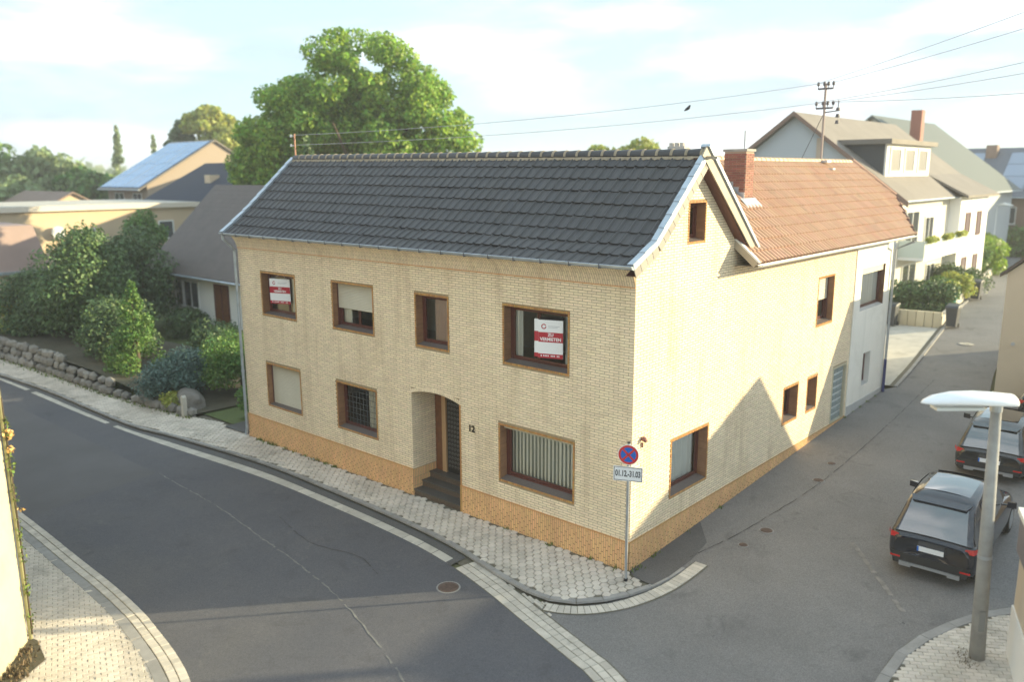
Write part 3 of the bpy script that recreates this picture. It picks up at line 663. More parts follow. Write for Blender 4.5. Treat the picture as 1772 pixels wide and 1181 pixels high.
window(PF, WF['G2'], sashes=1, content=both(lead, curtain(.6, .75)), label='dark leaded window left of the door')
window(PF, WF['G4'], sashes=1, fw=.09, content=lambda P, w, a, b, e, f, d: (vblinds(P, w, a, b, e-.05, f+.05, d), backing(P, w, a, b, e, f, d)), label='large ground floor window with white vertical blinds', box=.09)
window(PS, WS['S1'], sashes=1, content=curtain(0, 1), label='side window with white curtains nearest the corner')
window(PS, WS['A'], sashes=1, content=curtain(0, .3), label='small ground floor side window, nearer of the pair')
window(PS, WS['B'], sashes=1, content=curtain(0, .2), label='smallest narrow ground floor side window')
window(PS, WS['C'], sashes=1, shutter=.5, content=curtain(0, .3), label='upper side window with half lowered white shutter')
window(PS, WS['GW'], sashes=1, depth=.22, content=curtain(0, 1, mat('tan blind', (.62, .50, .38), .8)), label='attic window in the gable')
PW = lambda h, d, z: (.03-d, h, z)
window(PW, WW['WD'], sashes=1, brick=False, depth=.16, rev=DWOOD, sill=GREYP, box=.22, content=curtain(0, 1), label='wide upper window in the white wall')
window(PW, WW['WE'], sashes=1, brick=False, depth=.18, rev=PLAST, sill=GREYP, label='narrow lower window in the white wall')
# glass block light beside the white wall
gb = WS['GB']; mb = MB(); ring(mb, PS, gb[0], gb[1], gb[2], gb[3], .07, -.012, .10); gbp = mb.build('block_window', mat('cream block frame', (.5, .45, .33), .6), house, label='tall panel of glass blocks in the side wall')
GBM = mat('glass block', (.30, .37, .38), .12, var=.3, vscale=25, bump=.006, bscale=30, spec=.8); mb = MB(); mb.face([PS(gb[0]+.07, .085, gb[2]+.07), PS(gb[1]-.07, .085, gb[2]+.07), PS(gb[1]-.07, .085, gb[3]-.07), PS(gb[0]+.07, .085, gb[3]-.07)]); mb.build('block_mortar', mat('pale block mortar', (.52, .55, .56), .8), gbp)
gcols, grows = 4, 8; bw, bh = (gb[1]-gb[0]-.14)/gcols, (gb[3]-gb[2]-.14)/grows; v, f = brick_geo(bw-.02, bh-.035, .02, .02); gme = bpy.data.meshes.new('glass_block'); gme.from_pydata([PS(a, b, c) for a, b, c in v], [], f); gme.materials.append(GBM)
for i in range(gcols):
    for j in range(grows): link('glass_block', gme, gbp, PS(gb[0]+.07+(i+.5)*bw, .084, gb[2]+.07+(j+.5)*bh))
# ---- front door recess
D0, D1 = WF['D'][:2]; ZT = 2.93
mb = MB()
for sgn, x in ((1, D0), (-1, D1)):
    mb.face([(x, 0, -.3), (x, .95, -.3), (x, .95, 3.2), (x, 0, 3.2)])
mb.face([(D0, .95, -.3), (D1, .95, -.3), (D1, .95, 3.2), (D0, .95, 3.2)])
rec = mb.build('door_recess', MORT, house)
mb = MB()    # brick lining of the left and right reveal
for x, sg in ((D0, 1), (D1, -1)):
    for k in range(0, 40):
        z = .72+k*.0625
        if z > 3.05: break
        off = .125 if k % 2 else 0; y = -off
        while y < .93:
            a, b = max(0.004, y+.005), min(.93, y+.245)
            if b-a > .03:
                v, f = brick_geo(b-a, .0525); mb.mesh([(x-sg*q*1.0 if False else x+sg*(-yy), (a+b)/2+xx, z+.031+zz) for xx, yy, zz in v for q in (0,)], f)
            y += .25
mb.build('recess_brickwork', BRICK, rec, kind='stuff')
mb = MB()
for x, sg in ((D0, 1), (D1, -1)):
    for i in range(15):
        y = .03+i*.0625
        for zc in (.59, .34, .09, -.16): v, f = brick_geo(.0525, .24); mb.mesh([(x+sg*(-yy), y+xx, zc+zz) for xx, yy, zz in v], f)
mb.build('recess_plinth', PLB, rec, kind='stuff')
# arch infill with voussoirs
cxd = (D0+D1)/2; hw = (D1-D0)/2; rise = .14; Rr_ = (hw*hw+rise*rise)/(2*rise); zc_ = ZT+rise-Rr_
mb = MB(); n = 24
for i in range(n):
    x0, x1 = D0+(D1-D0)*i/n, D0+(D1-D0)*(i+1)/n; z0, z1 = zc_+math.sqrt(Rr_**2-(x0-cxd)**2), zc_+math.sqrt(Rr_**2-(x1-cxd)**2)
    mb.face([(x0, -.001, z0), (x1, -.001, z1), (x1, -.001, 3.1), (x0, -.001, 3.1)]); mb.face([(x0, 0, z0), (x0, .95, z0), (x1, .95, z1), (x1, 0, z1)])
mb.build('arch_soffit', MORT, rec)
mb = MB(); n = 30; a0_ = math.asin(hw/Rr_)
for i in range(n):
    t = -a0_+2*a0_*(i+.5)/n; w_ = 2*a0_*Rr_/n-.009
    v, f = brick_geo(w_, .105, .008); mb.mesh([(cxd+math.sin(t)*(Rr_+.055+zz)+xx*math.cos(t), yy-.002, zc_+math.cos(t)*(Rr_+.055+zz)-xx*math.sin(t)) for xx, yy, zz in v], f)
mb.build('arch_voussoirs', BRICK, rec)
mb = MB(); mb.box(D1+.0, D1+.05, -.012, .0, .72, ZT); mb.box(D1, D1+.05, -.028, -.012, -.2, .72); mb.build('door_corner_trim', TRIM, rec)
# steps
st = MB(); y = .02
steps = []
for i, (y0, y1, z) in enumerate(((.02, .32, .14), (.32, .62, .32), (.62, .97, .50))):
    mb = MB(); mb.box(D0+.01, D1-.01, y0, .97, z-.2, z-.03, 0); mb.box(D0+.005, D1-.005, y0-.03, y1+.0, z-.03, z, 1); mb.build('step', [STEPG, STEPT], house)
# door
mb = MB(); z0 = .50; mb.box(D0+.02, D0+.30, .86, .95, z0, 3.1); mb.box(D1-.1, D1-.02, .86, .95, z0, 3.1); mb.box(D0+.30, D1-.1, .86, .95, 2.95, 3.1)
mb2 = MB(); mb2.box(D0+.30, D0+.46, .84, .93, z0, 3.0); door = mb.build('door', DWOOD, house, label='dark glazed front door in brown wooden frame')
mb2.build('side_post', mat('pale jamb', (.45, .28, .15), .6), door)
mb = MB(); mb.box(D0+.48, D1-.1, .88, .93, z0+.02, 2.95); mb.build('door_leaf', mat('dark door', (.025, .024, .026), .3, var=.5, vscale=15), door)
mb = MB(); random.seed(3)
for i in range(9):      # wrought grille: scrolls
    for j in range(18):
        cx, cz = D0+.56+i*.115, z0+.2+j*.13
        if cx > D1-.18: continue
        p = [(cx+.045*math.cos(t)*(1-t/9), .872, cz+.05*math.sin(t)*(1-t/9)) for t in np.linspace(0, 5.2, 7)]; mb.tube(p, .006, 3, cap=False)
mb.build('door_grille', mat('grille silver grey', (.34, .35, .36), .35, metal=.5), door)
mb = MB(); mb.tube([(D1-.16, .86, 1.45), (D1-.16, .80, 1.45), (D1-.16, .80, 1.7), (D1-.16, .86, 1.7)], .012, 6); mb.build('door_handle', SILV, door)
# house number
v, f = text_mesh('12', .24, .008); mb = MB(); mb.mesh([(-4.86+a, -.02-c, 2.37+b) for a, b, c in v], f); mb.build('house_number', mat('bronze numeral', (.05, .035, .02), .4, metal=.4), house)
# bell / alarm on side wall
mb = MB(); mb.tube([(0, .39, 3.05), (.05, .39, 3.06), (.09, .39, 3.04), (.12, .40, 3.0)], [.035, .06, .055, .03], 10); mb.tube([(.03, .39, 2.97), (.03, .39, 2.86)], .022, 6); mb.build('alarm_bell', mat('rusty bell metal', (.22, .09, .07), .6), house)
# ================= FRONT ROOF (dark)
PR = [(-.49, 6.92), (.39, 7.36), (2.4, 9.21)]
L1 = math.dist(PR[0], PR[1]); L2 = math.dist(PR[1], PR[2]); LT = L1+L2
def roofF(x, s, n=0.):
    s = max(-.05, s); rz = RZR+(RZL-RZR)*(-x/16); kz = PR[1][1]+.23*(-x/16)
    if s <= L1: t = s/L1; y, z = PR[0][0]+(PR[1][0]-PR[0][0])*t, PR[0][1]+(kz-PR[0][1])*t; dy, dz = (PR[1][0]-PR[0][0])/L1, (kz-PR[0][1])/L1
    else: t = (s-L1)/L2; y, z = PR[1][0]+(PR[2][0]-PR[1][0])*t, kz+(rz-kz)*t; dy, dz = (PR[2][0]-PR[1][0])/L2, (rz-kz)/L2
    return (x, y-dz*n, z+dy*n)
XL, XR = -15.75, .25
mb = MB()
for a, b in ((XL, -8), (-8, XR)):
    mb.face([roofF(a, 0, -.05), roofF(b, 0, -.05), roofF(b, L1, -.05), roofF(a, L1, -.05)]); mb.face([roofF(a, L1, -.05), roofF(b, L1, -.05), roofF(b, LT, -.05), roofF(a, LT, -.05)])
mb.face([(XL, 2.42, RZL-.06), (XR, 2.42, RZR-.06), (XR, 5.0, 6.98), (XL, 5.0, 6.98)])
roof = mb.build('front_roof', SOFF, house, label='dark anthracite tiled roof over the front')
ROWS = 9; rh = LT/ROWS; TW = .285; NC = 56; TX0 = XR-NC*TW
prof = [(0, .0), (.012, .034), (.035, .042), (.058, .036), (.08, .014), (.15, .006), (.24, .010), (.285, .004)]
def dark_tile(x0, s0, xa, mbx):
    j = random.uniform(-.006, .006); s0 += random.uniform(-.008, .008); x0 += random.uniform(-.004, .004); v = []
    for (s, lift) in ((s0-.015, .032), (min(s0+rh+.03, LT), .0)):
        for px, h in prof: v.append(roofF(x0+px, s, h+lift+j))
    k = len(prof)
    for px, h in prof: v.append(roofF(x0+px, s0-.015, h+.032+j-.022))
    f = [(i, i+1, k+i+1, k+i) for i in range(k-1)]+[(2*k+i, 2*k+i+1, i+1, i) for i in range(k-1)]
    mbx.mesh(v, f)
tl = [(abs(c-NC)*1.0, r_, c) for r_ in range(ROWS) for c in range(NC)]
tl.sort(key=lambda t: np.linalg.norm(np.array(roofF(TX0+t[2]*TW, t[1]*rh))-camp)); rest = MB()
for i, (_, r_, c) in enumerate(tl):
    if i < 300: q = MB(); dark_tile(TX0+c*TW, r_*rh, 0, q); o = q.build('roof_tile', DTILE, roof, smooth=False)
    else: dark_tile(TX0+c*TW, r_*rh, 0, rest)
rest.build('roof_tile_rest', DTILE, roof, kind='stuff')
# rear slope tiles as rows (only glimpsed)
mb = MB(); 
for r_ in range(8): a = r_/8; b = (r_+1)/8; mb.face([(XL, 2.4+2.6*a, RZL-2.45*a+.04), (XR, 2.4+2.6*a, RZR-2.36*a+.04), (XR, 2.4+2.6*b, RZR-2.36*b+.02), (XL, 2.4+2.6*b, RZL-2.45*b+.02)])
mb.build('rear_slope', DTILE, roof)
# ridge tiles
nr = 41; 
for i in range(nr):
    x0 = XL+.12+(XR-XL-.25)*i/nr; x1 = XL+.12+(XR-XL-.25)*(i+1)/nr+.03; mb = MB(); v = []
    for x, r_ in ((x0, .115), (x1, .135), (x1, .118)):
        rz = RZR+(RZL-RZR)*(-x/16)
        for k in range(9): t = math.pi*(k/8)*1.0; v.append((x, 2.4-math.cos(t)*r_*1.05, rz-.01+math.sin(t)*r_*1.15))
    f = [(k, k+1, 9+k+1, 9+k) for k in range(8)]+[(9+k, 9+k+1, 18+k+1, 18+k) for k in range(8)]+[tuple(range(18, 27))]
    mb.mesh(v, f); mb.build('ridge_tile', [DTILE], roof)
mb = MB(); random.seed(9)
for i in range(108):
    x = XL+.1+i*.15; rz = RZR+(RZL-RZR)*(-x/16); h = random.uniform(.05, .09); mb.mesh([roofF(x, LT-.17, .03), roofF(x+.08, LT-.19-random.uniform(0, .03), .035), roofF(x+.15, LT-.17, .03), roofF(x+.15, LT-.11, .06), roofF(x, LT-.11, .06)], [(0, 1, 2, 3, 4)])
mb.build('ridge_mortar', RMORT, roof)
# mortar faces at ridge tile joints
mb = MB()
for i in range(nr):
    x = XL+.12+(XR-XL-.25)*(i+1)/nr+.03; rz = RZR+(RZL-RZR)*(-x/16)
    pts = [(2.4-math.cos(math.pi*k/8)*.125*1.05, rz-.01+math.sin(math.pi*k/8)*.14) for k in range(9)]; pts2 = [(2.4-math.cos(math.pi*k/8)*.14*1.05, rz-.01+math.sin(math.pi*k/8)*.16) for k in range(9)]
    for k in range(8): mb.mesh([(x, *pts2[k]), (x, *pts2[k+1]), (x+.035, *pts[k+1]), (x+.035, *pts[k]), (x-.03, *pts2[k]), (x-.03, *pts2[k+1])], [(0, 1, 2, 3), (4, 5, 1, 0)])
mb.build('joint_mortar', RMORT, roof, kind='stuff')
# zinc verge flashing + slate-clad barge board, right (gable) and left
for side, x0, x1 in (('R', XR-.12, XR+.03), ('L', XL-.04, XL+.15)):
    bs = [0, L1*.5, L1]+[L1+L2*k/7 for k in range(1, 8)]
    for s0, s1 in zip(bs[:-1], bs[1:]):
        mb = MB()
        a, b = roofF(x0, s0, .10), roofF(x1, s0, .10); c, d = roofF(x1, s1, .085), roofF(x0, s1, .085)
        lo = [roofF(x0, s0, .03), roofF(x1, s0, -.03), roofF(x1, s1, -.03), roofF(x0, s1, .03)]
        mb.mesh([a, b, c, d]+lo, [(0, 1, 2, 3), (1, 5, 6, 2), (0, 3, 7, 4), (0, 4, 5, 1)]); mb.build('verge_flashing', ZINC, roof)
bs = [L1*k/4 for k in range(5)]+[L1+L2*k/11 for k in range(1, 12)]
for s0, s1 in zip(bs[:-1], bs[1:]):
    s0 += .006; s1 -= .006; x = XR+.012+random.uniform(0, .004); mb = MB()
    a, b, c, d = roofF(x, s0, -.02), roofF(x, s1, -.02), roofF(x, s1, -.23), roofF(x, s0, -.23)
    mb.mesh([a, b, c, d]+[(p[0]-.015, p[1], p[2]) for p in (a, b, c, d)], [(0, 3, 2, 1), (0, 1, 5, 4), (2, 3, 7, 6), (3, 0, 4, 7), (1, 2, 6, 5)]); mb.build('barge_slate', SLATE, roof)
mb = MB()
for i in range(8):
    s0, s1 = LT*i/8, LT*(i+1)/8; mb.face([roofF(XR, s0, -.2), roofF(XR, s1, -.2), roofF(0, s1, -.2), roofF(0, s0, -.2)])
    mb.face([roofF(XR-.005, s0, -.01), roofF(XR-.005, s1, -.01), roofF(XR-.005, s1, -.22), roofF(XR-.005, s0, -.22)])
# rear rake soffit and board
def rk(y, off, x): return (x, y+off*.67, 9.27-(y-2.4)*.885+off*.74)
mb.face([rk(2.35, -.24, 0), rk(2.35, -.24, XR), rk(5.0, -.24, XR), rk(5.0, -.24, 0)]); mb.build('gable_soffit', SOFF, roof)
mb = MB(); mb.prism([rk(2.28, .03, XR), rk(5.03, .03, XR), rk(5.03, -.19, XR), rk(2.28, -.25, XR)], (.035, 0, 0)); mb.build('rear_barge_board', TANB, roof)
mb = MB(); mb.prism([rk(2.3, .11, XR-.15), rk(5.06, .11, XR-.15), rk(5.06, .03, XR-.15), rk(2.3, .03, XR-.15)], (.23, 0, 0)); mb.build('white_verge_strip', ZINC, roof)
mb = MB()
for q in (-.14, .0, .14): mb.tube([(-.75+q, 2.75, 9.2), (-.75+q, 2.75, 9.5)], .06, 8)
mb.box(-.95, -.5, 2.66, 2.9, 9.1, 9.42); mb.build('ridge_vent', mat('vent terracotta', (.55, .50, .45), .8), roof)
# gutter
mb = MB(); gy, gz0 = -.50, 6.96
def halfpipe(mb, p0, p1, r, side):
    v = []
    for p in (p0, p1):
        for k in range(9): t = math.pi+math.pi*k/8; v.append((p[0]+side[0]*math.cos(t)*r, p[1]+side[1]*math.cos(t)*r, p[2]+math.sin(t)*r))
    mb.mesh(v, [(k, k+1, 10+k, 9+k) for k in range(8)]); 
    for sgn in (-1, 1):
        q0 = (p0[0]+side[0]*sgn*r, p0[1]+side[1]*sgn*r, p0[2]); q1 = (p1[0]+side[0]*sgn*r, p1[1]+side[1]*sgn*r, p1[2]); mb.tube([q0, q1], .012, 6)
    mb.face(v[:9]); mb.face(v[9:])
halfpipe(mb, (XL-.05, gy, gz0), (XR+.02, gy, gz0), .075, (0, 1)); gut = mb.build('front_gutter', ZINC, house)
mb = MB(); x = XL+.2
while x < 0: mb.box(x-.015, x+.015, gy-.085, gy+.1, gz0-.085, gz0-.06); mb.box(x-.012, x+.012, gy-.087, gy-.080, gz0-.08, gz0+.02); x += .79
mb.build('gutter_bracket', mat('dark bracket', (.12, .13, .15), .5), gut)
mb = MB(); mb.tube([(XL+.06, gy, gz0-.06), (XL+.06, gy, gz0-.2), (LX-.02, -.10, 6.35), (LX-.02, -.10, .15), (LX-.06, -.12, -.05)], .05, 8, cap=True)
for z in (5.2, 3.7, 2.2): mb.tube([(LX-.02, -.10, z), (LX-.02, -.10, z+.06)], .062, 8)
mb.build('downpipe', ZINC, house)
# ================= RED ROOF
XE, ZE, XRG, ZRG = .62, 6.64, -2.43, 9.2
sl2 = math.hypot(XE-XRG, ZRG-ZE); ux, uz = (XRG-XE)/sl2, (ZRG-ZE)/sl2
def rr(y, s, n=0): return (XE+ux*s-0+uz*n, y, ZE+uz*s-ux*n)
RE = [(16.80, 0.0), (19.2, None), (18.8, sl2)]
sk = (XE-(-.85))/-ux   # slope distance of hip kink
def yend(s): return 16.8+(19.2-16.8)*s/sk if s < sk else 19.2+(18.8-19.2)*(s-sk)/(sl2-sk)
def valley(s):
    x = XE+ux*s
    if x > .0: return 4.37
    return 4.8+(2.6-4.8)*(x/-2.43)
mb = MB(); n = 8
for i in range(n):
    s0, s1 = sl2*i/n, sl2*(i+1)/n; mb.face([rr(2.45 if s0 > 1 else 4.37, s0, -.04), rr(yend(s0), s0, -.04), rr(yend(s1), s1, -.04), rr(2.45 if s0 > 1 else 4.37, s1, -.04)])
mb.face([(XRG, 2.6, ZRG), (XRG, 18.8, ZRG), (-5.9, 20, 6.5), (-5.9, 4.9, 6.5)]); mb.face([(XRG, 18.8, ZRG), rr(19.2, sk), (-3.9, 21.6, 7.4)])
mb.face([(XE, 16.8, ZE), rr(19.2, sk), (-3.9, 21.6, 7.4), (-5.9, 21.6, 6.5)])
rroof = mb.build('rear_roof', SOFF, house, label='orange clay tiled roof over the rear wing')
RR2 = 11; rh2 = sl2/RR2; TW2 = .205
prof2 = [(0, -.05), (.022, .01), (.045, .04), (.09, .052), (.135, .046), (.165, .02), (.185, -.045), (.205, -.05)]
def clay(y0, s0, mbx, w=TW2):
    j = random.uniform(-.003, .003); v = []
    ye = yend(s0+rh2/2)
    for (s, lift) in ((s0-.015, .036), (min(s0+rh2+.03, sl2), .0)):
        for py_, h in prof2: v.append(rr(min(y0+py_, ye), s, h+lift+j))
    k = len(prof2)
    for py_, h in prof2: v.append(rr(min(y0+py_, ye), s0-.015, h+.036+j-.026))
    mbx.mesh(v, [(i, i+1, k+i+1, k+i) for i in range(k-1)]+[(2*k+i, 2*k+i+1, i+1, i) for i in range(k-1)])
tl = []
for r_ in range(RR2):
    s0 = r_*rh2; y = 4.40
    if s0+rh2*.5 > .75: 
        while y > valley(s0+rh2): y -= TW2
    while y < yend(s0+rh2/2)-.02: tl.append((y, s0)); y += TW2
CHY0, CHY1, CHX0, CHX1 = 6.88, 7.38, -1.68, -1.03
tl = [t for t in tl if not (CHY0-.1 < t[0]+.1 < CHY1 and CHX0 < XE+ux*(t[1]+rh2/2) < CHX1)]
tl.sort(key=lambda t: np.linalg.norm(np.array(rr(t[0], t[1]))-camp)); rest = MB()
for i, (y, s0) in enumerate(tl):
    if i < 300: q = MB(); clay(y, s0, q); q.build('clay_tile', CTILE, rroof)
    else: clay(y, s0, rest)
rest.build('clay_tile_rest', CTILE, rroof, kind='stuff')
RIDC = mat('pale ridge tile', (.60, .42, .28), .6, island=.1)
n = int((18.8-2.7)/.33)
for i in range(n):
    y0 = 2.7+i*.33; mb = MB(); v = []
    for y, r_ in ((y0, .125), (y0+.35, .105)):
        for k in range(8): t = math.pi*k/7; v.append((XRG-math.cos(t)*r_, y, ZRG-.02+math.sin(t)*r_))
    mb.mesh(v, [(k, k+1, 9+k, 8+k) for k in range(7)]+[tuple(range(7, -1, -1))]); mb.build('ridge_cap', RIDC, rroof)
mb = MB(); mb.tube([(XRG, 18.8, ZRG+.05), (-.85, 19.22, 7.93)], .09, 8); mb.build('hip_cap', CTILE, rroof)
mb = MB(); mb.tube([(-.85, 19.22, 7.93), (XE+.02, 16.83, ZE+.05)], .05, 6); mb.build('verge_cap', SOFF, rroof)
# front verge board (white cap, tan face)
mb = MB(); mb.prism([rr(4.37, -.02, .07), rr(4.37, .85, .07), rr(4.37, .85, .03), rr(4.37, -.02, .03)], (0, .13, 0)); mb.build('white_verge_board', WHITEP, rroof)
mb = MB(); mb.prism([rr(4.37, 0, .03), rr(4.37, .83, .03), rr(4.37, .83, -.13), rr(4.37, 0, -.13)], (0, .04, 0)); mb.build('verge_face_board', TANB, rroof)
mb = MB(); mb.face([(XE-.05, 4.40, 6.56), (XE-.05, 16.7, 6.56), (-.01, 16.6, 6.56), (-.01, 4.40, 6.56)]); mb.face([(.54, 4.41, 6.56), (.54, 16.7, 6.56), (.54, 16.7, 6.66), (.54, 4.41, 6.66)]); mb.build('eave_soffit', TANB, rroof)
mb = MB(); halfpipe(mb, (XE+.06, 4.42, 6.60), (XE+.06, 16.85, 6.60), .06, (1, 0)); g2 = mb.build('side_gutter', mat('pale zinc', (.62, .64, .62), .4, metal=.4), house)
mb = MB(); mb.tube([(XE+.06, 16.78, 6.55), (XE+.06, 16.78, 6.4), (.14, 16.55, 6.12), (.12, 16.52, 1.8), (.12, 16.52, .95)], .045, 8)
mb.build('side_downpipe', GALV, house)
mb = MB(); mb.tube([(.12, 16.52, 2.1), (.12, 16.52, .8)], .055, 8); mb.build('standpipe', mat('dark blue pipe', (.02, .03, .14), .4), house)
# chimney
mb = MB(); mb.box(CHX0+.01, CHX1-.01, CHY0+.01, CHY1-.01, 7.2, 9.40); chim = mb.build('chimney', mat('chimney mortar', (.42, .33, .26), .9), house)
mb = MB()
for k in range(34):
    z = 7.3+k*.0625
    if z > 9.36: break
    off = .125 if k % 2 else 0
    for (a0c, a1c, face) in ((CHX0, CHX1, 'f'), (CHY0, CHY1, 's')):
        h = a0c-off
        while h < a1c:
            a, b = max(a0c, h+.005), min(a1c, h+.245)
            if b-a > .03:
                v, f = brick_geo(b-a, .0525, .008)
                mb.mesh([((a+b)/2+x, CHY0+y, z+q) if face == 'f' else (CHX1-y, (a+b)/2+x, z+q) for x, y, q in v], f)
            h += .25
mb.build('chimney_brickwork', CHB, chim, kind='stuff')
mb = MB(); mb.box(CHX0-.03, CHX1+.03, CHY0-.03, CHY1+.03, 9.38, 9.45); mb.build('chimney_cap', CONP, chim)
mb = MB()   # stepped lead flashing on the near face and apron below
for i in range(4):
    xa = CHX1-.0-i*.17; s_ = (XE-xa)/-ux; zb = ZE+uz*s_; mb.box(xa-.17, xa, CHY0-.012, CHY0+.01, zb-.1, zb+.26)
mb.prism([rr(CHY0-.25, (XE-CHX1)/-ux-.28, .055), rr(CHY1+.15, (XE-CHX1)/-ux-.28, .055), rr(CHY1+.15, (XE-CHX1)/-ux+.05, .075), rr(CHY0-.25, (XE-CHX1)/-ux+.05, .075)], (.0, 0, .012))
mb.build('lead_flashing', mat('lead sheet', (.45, .5, .56), .4, metal=.4), chim)
mb = MB(); mb.tube([(-1.25, 7.2, 9.4), (-1.25, 7.2, 9.95)], .022, 6); mb.build('flue_rod', GALV, chim)
# weeds + mortar skirt at the foot of the walls
def tufts(name, pts, m, n, h, spread, parent=None, kind='stuff', zf=gh):
    V = []; Fc = []
    for (x, y) in pts:
        for k in range(n):
            a = random.uniform(0, 6.28); px, py = x+random.gauss(0, spread), y+random.gauss(0, spread); hh = h*random.uniform(.4, 1.1); w = h*.14; z = zf(px, py)-.01
            dx, dy = math.cos(a)*w, math.sin(a)*w; lx, ly = random.uniform(-.5, .5)*hh, random.uniform(-.5, .5)*hh; i = len(V)
            V += [(px-dx, py-dy, z), (px+dx, py+dy, z), (px+lx*.6+dx, py+ly*.6+dy, z+hh*.7), (px+lx, py+ly, z+hh)]; Fc.append((i, i+1, i+2, i+3))
    mb = MB(); mb.mesh(V, Fc); o = mb.build(name, m, parent, kind=kind); return o
tufts('weeds', [(-15.2+random.random()*5, -.08) for _ in range(16)]+[(.08, .15), (.1, .3), (.07, .9), (.1, .05), (.05, 1.1), (-.3, -.1), (-1, -.08), (-2.2, -.1), (-3.6, -.08)]+[(.06, y) for y in (12.9, 13.6, 14.3, 15, 15.8, 2.5, 4.2)], WEED, 14, .09, .05)
tufts('kerb_moss', [tuple(p) for p in KL[::4] if p[0] > -5], WEED, 5, .035, .02, zf=gr)
# aerial pole (left end of front ridge) and roof stand on the red ridge
mb = MB()
t = thing('ridge_pole', (-15.6, 2.4, 9.45), 'short rusty wire pole at the left end of the dark ridge', 'pole')
mb.tube([(-15.6, 2.4, 9.35), (-15.6, 2.4, 10.2)], .03, 8); mb.build('shaft', mat('rusty paint', (.42, .22, .14), .6), t)
for z in (10.12, 9.8):
    mb = MB(); mb.tube([(-15.6, 2.4, z), (-15.72, 2.33, z)], .012, 6); mb.tube([(-15.72, 2.33, z-.03), (-15.72, 2.33, z+.06)], .03, 8); mb.build('insulator', WHITEP, t)
t = thing('roof_mast', (-2.43, 15.6, 9.2), 'tall power mast with double crossarms standing on the clay ridge', 'mast')
DKM = mat('mast dark steel', (.10, .09, .10), .5); MRS = mat('mast galvanised', (.36, .28, .25), .6)
mb = MB(); mb.tube([(-2.4, 15.6, 8.9), (-2.4, 15.6, 11.9)], .045, 8); mb.build('shaft', MRS, t)
mb = MB(); mb.box(-2.75, -2.1, 15.45, 15.75, 9.16, 9.24); mb.box(-2.3, -1.9, 15.5, 15.7, 8.9, 8.96); mb.build('foot_plate', ZINC, t)
INS = []
for z, hw_ in ((11.72, .36), (11.05, .40)):
    mb = MB(); mb.box(-2.4-hw_*.75, -2.4+hw_*.75, 15.56, 15.64, z-.03, z+.03); mb.tube([(-2.4-hw_*.75, 15.6, z), (-2.4+hw_*.75, 15.6, z)], .03, 6); cr_ = mb.build('crossarm', DKM, t)
    for s_ in (-1, -.2, .35, 1):
        x = -2.4+s_*hw_*.75; y = 15.6
        mb = MB(); mb.tube([(x, y, z), (x, y, z+.12)], .014, 6); mb.tube([(x, y, z+.1), (x, y, z+.14), (x, y, z+.2), (x, y, z+.24)], [.03, .055, .05, .03], 8); mb.build('insulator', DKM, cr_); INS.append((x, y, z+.2))
mb = MB()
for k in range(3): mb.tube([(-1.95, 15.7, 10.5+k*.22), (-1.95, 15.7, 10.62+k*.22)], [.09, .06], 8)
mb.tube([(-2.4, 15.6, 10.9), (-1.95, 15.7, 10.95), (-1.95, 15.7, 11.3)], .025, 6); mb.build('cable_head', DKM, t)
mb = MB(); mb.tube([(-2.4, 15.6, 10.9), (-4.2, 17.2, 8.4)], .012, 5); mb.build('stay', DKM, t)
def wire(a, b, sag, label):
    a, b = Vector(a), Vector(b); p = [a.lerp(b, i/16)-Vector((0, 0, sag*4*(i/16)*(1-i/16))) for i in range(17)]
    mb = MB(); mb.tube(p, .008, 4); o = mb.build('overhead_wire', mat('wire', (.42, .42, .44), .5)); tag(o, label, 'wire', 'overhead power wires')
wire(INS[1], (-15.72, 2.33, 10.15), .25, 'upper overhead wire running left from the roof mast to the ridge pole')
wire(INS[5], (-15.72, 2.33, 9.82), .22, 'lower overhead wire running left from the roof mast to the ridge pole')
up = thing('utility_pole', (14, 12, gh(7, 12)), 'tall wooden utility pole behind the car park carrying the overhead wires', 'pole'); mb = MB(); mb.tube([(14, 12, .5), (14, 12, 16.5)], [.16, .1], 10); mb.build('shaft', BARK, up)
mb = MB(); mb.box(13.3, 14.7, 11.95, 12.05, 15.2, 15.3); mb.box(13.4, 14.6, 11.95, 12.05, 13.2, 13.3); mb.build('crossarm', BARK, up)
ENDS = [(14, 12, 16.3), (14, 12, 15.3), (13.5, 12, 13.6), (14.3, 12, 13.0), (14, 12, 11.5)]
for i, (e, l) in enumerate(zip(ENDS, ('topmost overhead wire rising to the right of the roof mast', 'second overhead wire from the top right of the roof mast', 'middle overhead wire right of the roof mast', 'fourth overhead wire from the top right of the roof mast', 'lowest overhead wire right of the roof mast'))):
    wire(INS[[0, 3, 4, 6, 7][i]], e, .3, l)
t = thing('bird', (-6.6, 11.2, 10.2), 'tiny dark bird in the sky between the two overhead wires', 'bird')
mb = MB(); bx_, by_, bz_ = -5.9, 12.1, 11.0; mb.tube([(bx_-.12, by_, bz_-.03), (bx_-.03, by_, bz_+.02), (bx_+.05, by_, bz_+.06), (bx_+.09, by_, bz_+.13), (bx_+.13, by_, bz_+.15)], [.012, .05, .06, .035, .008], 8); mb.build('bird_body', SIGNK, t)
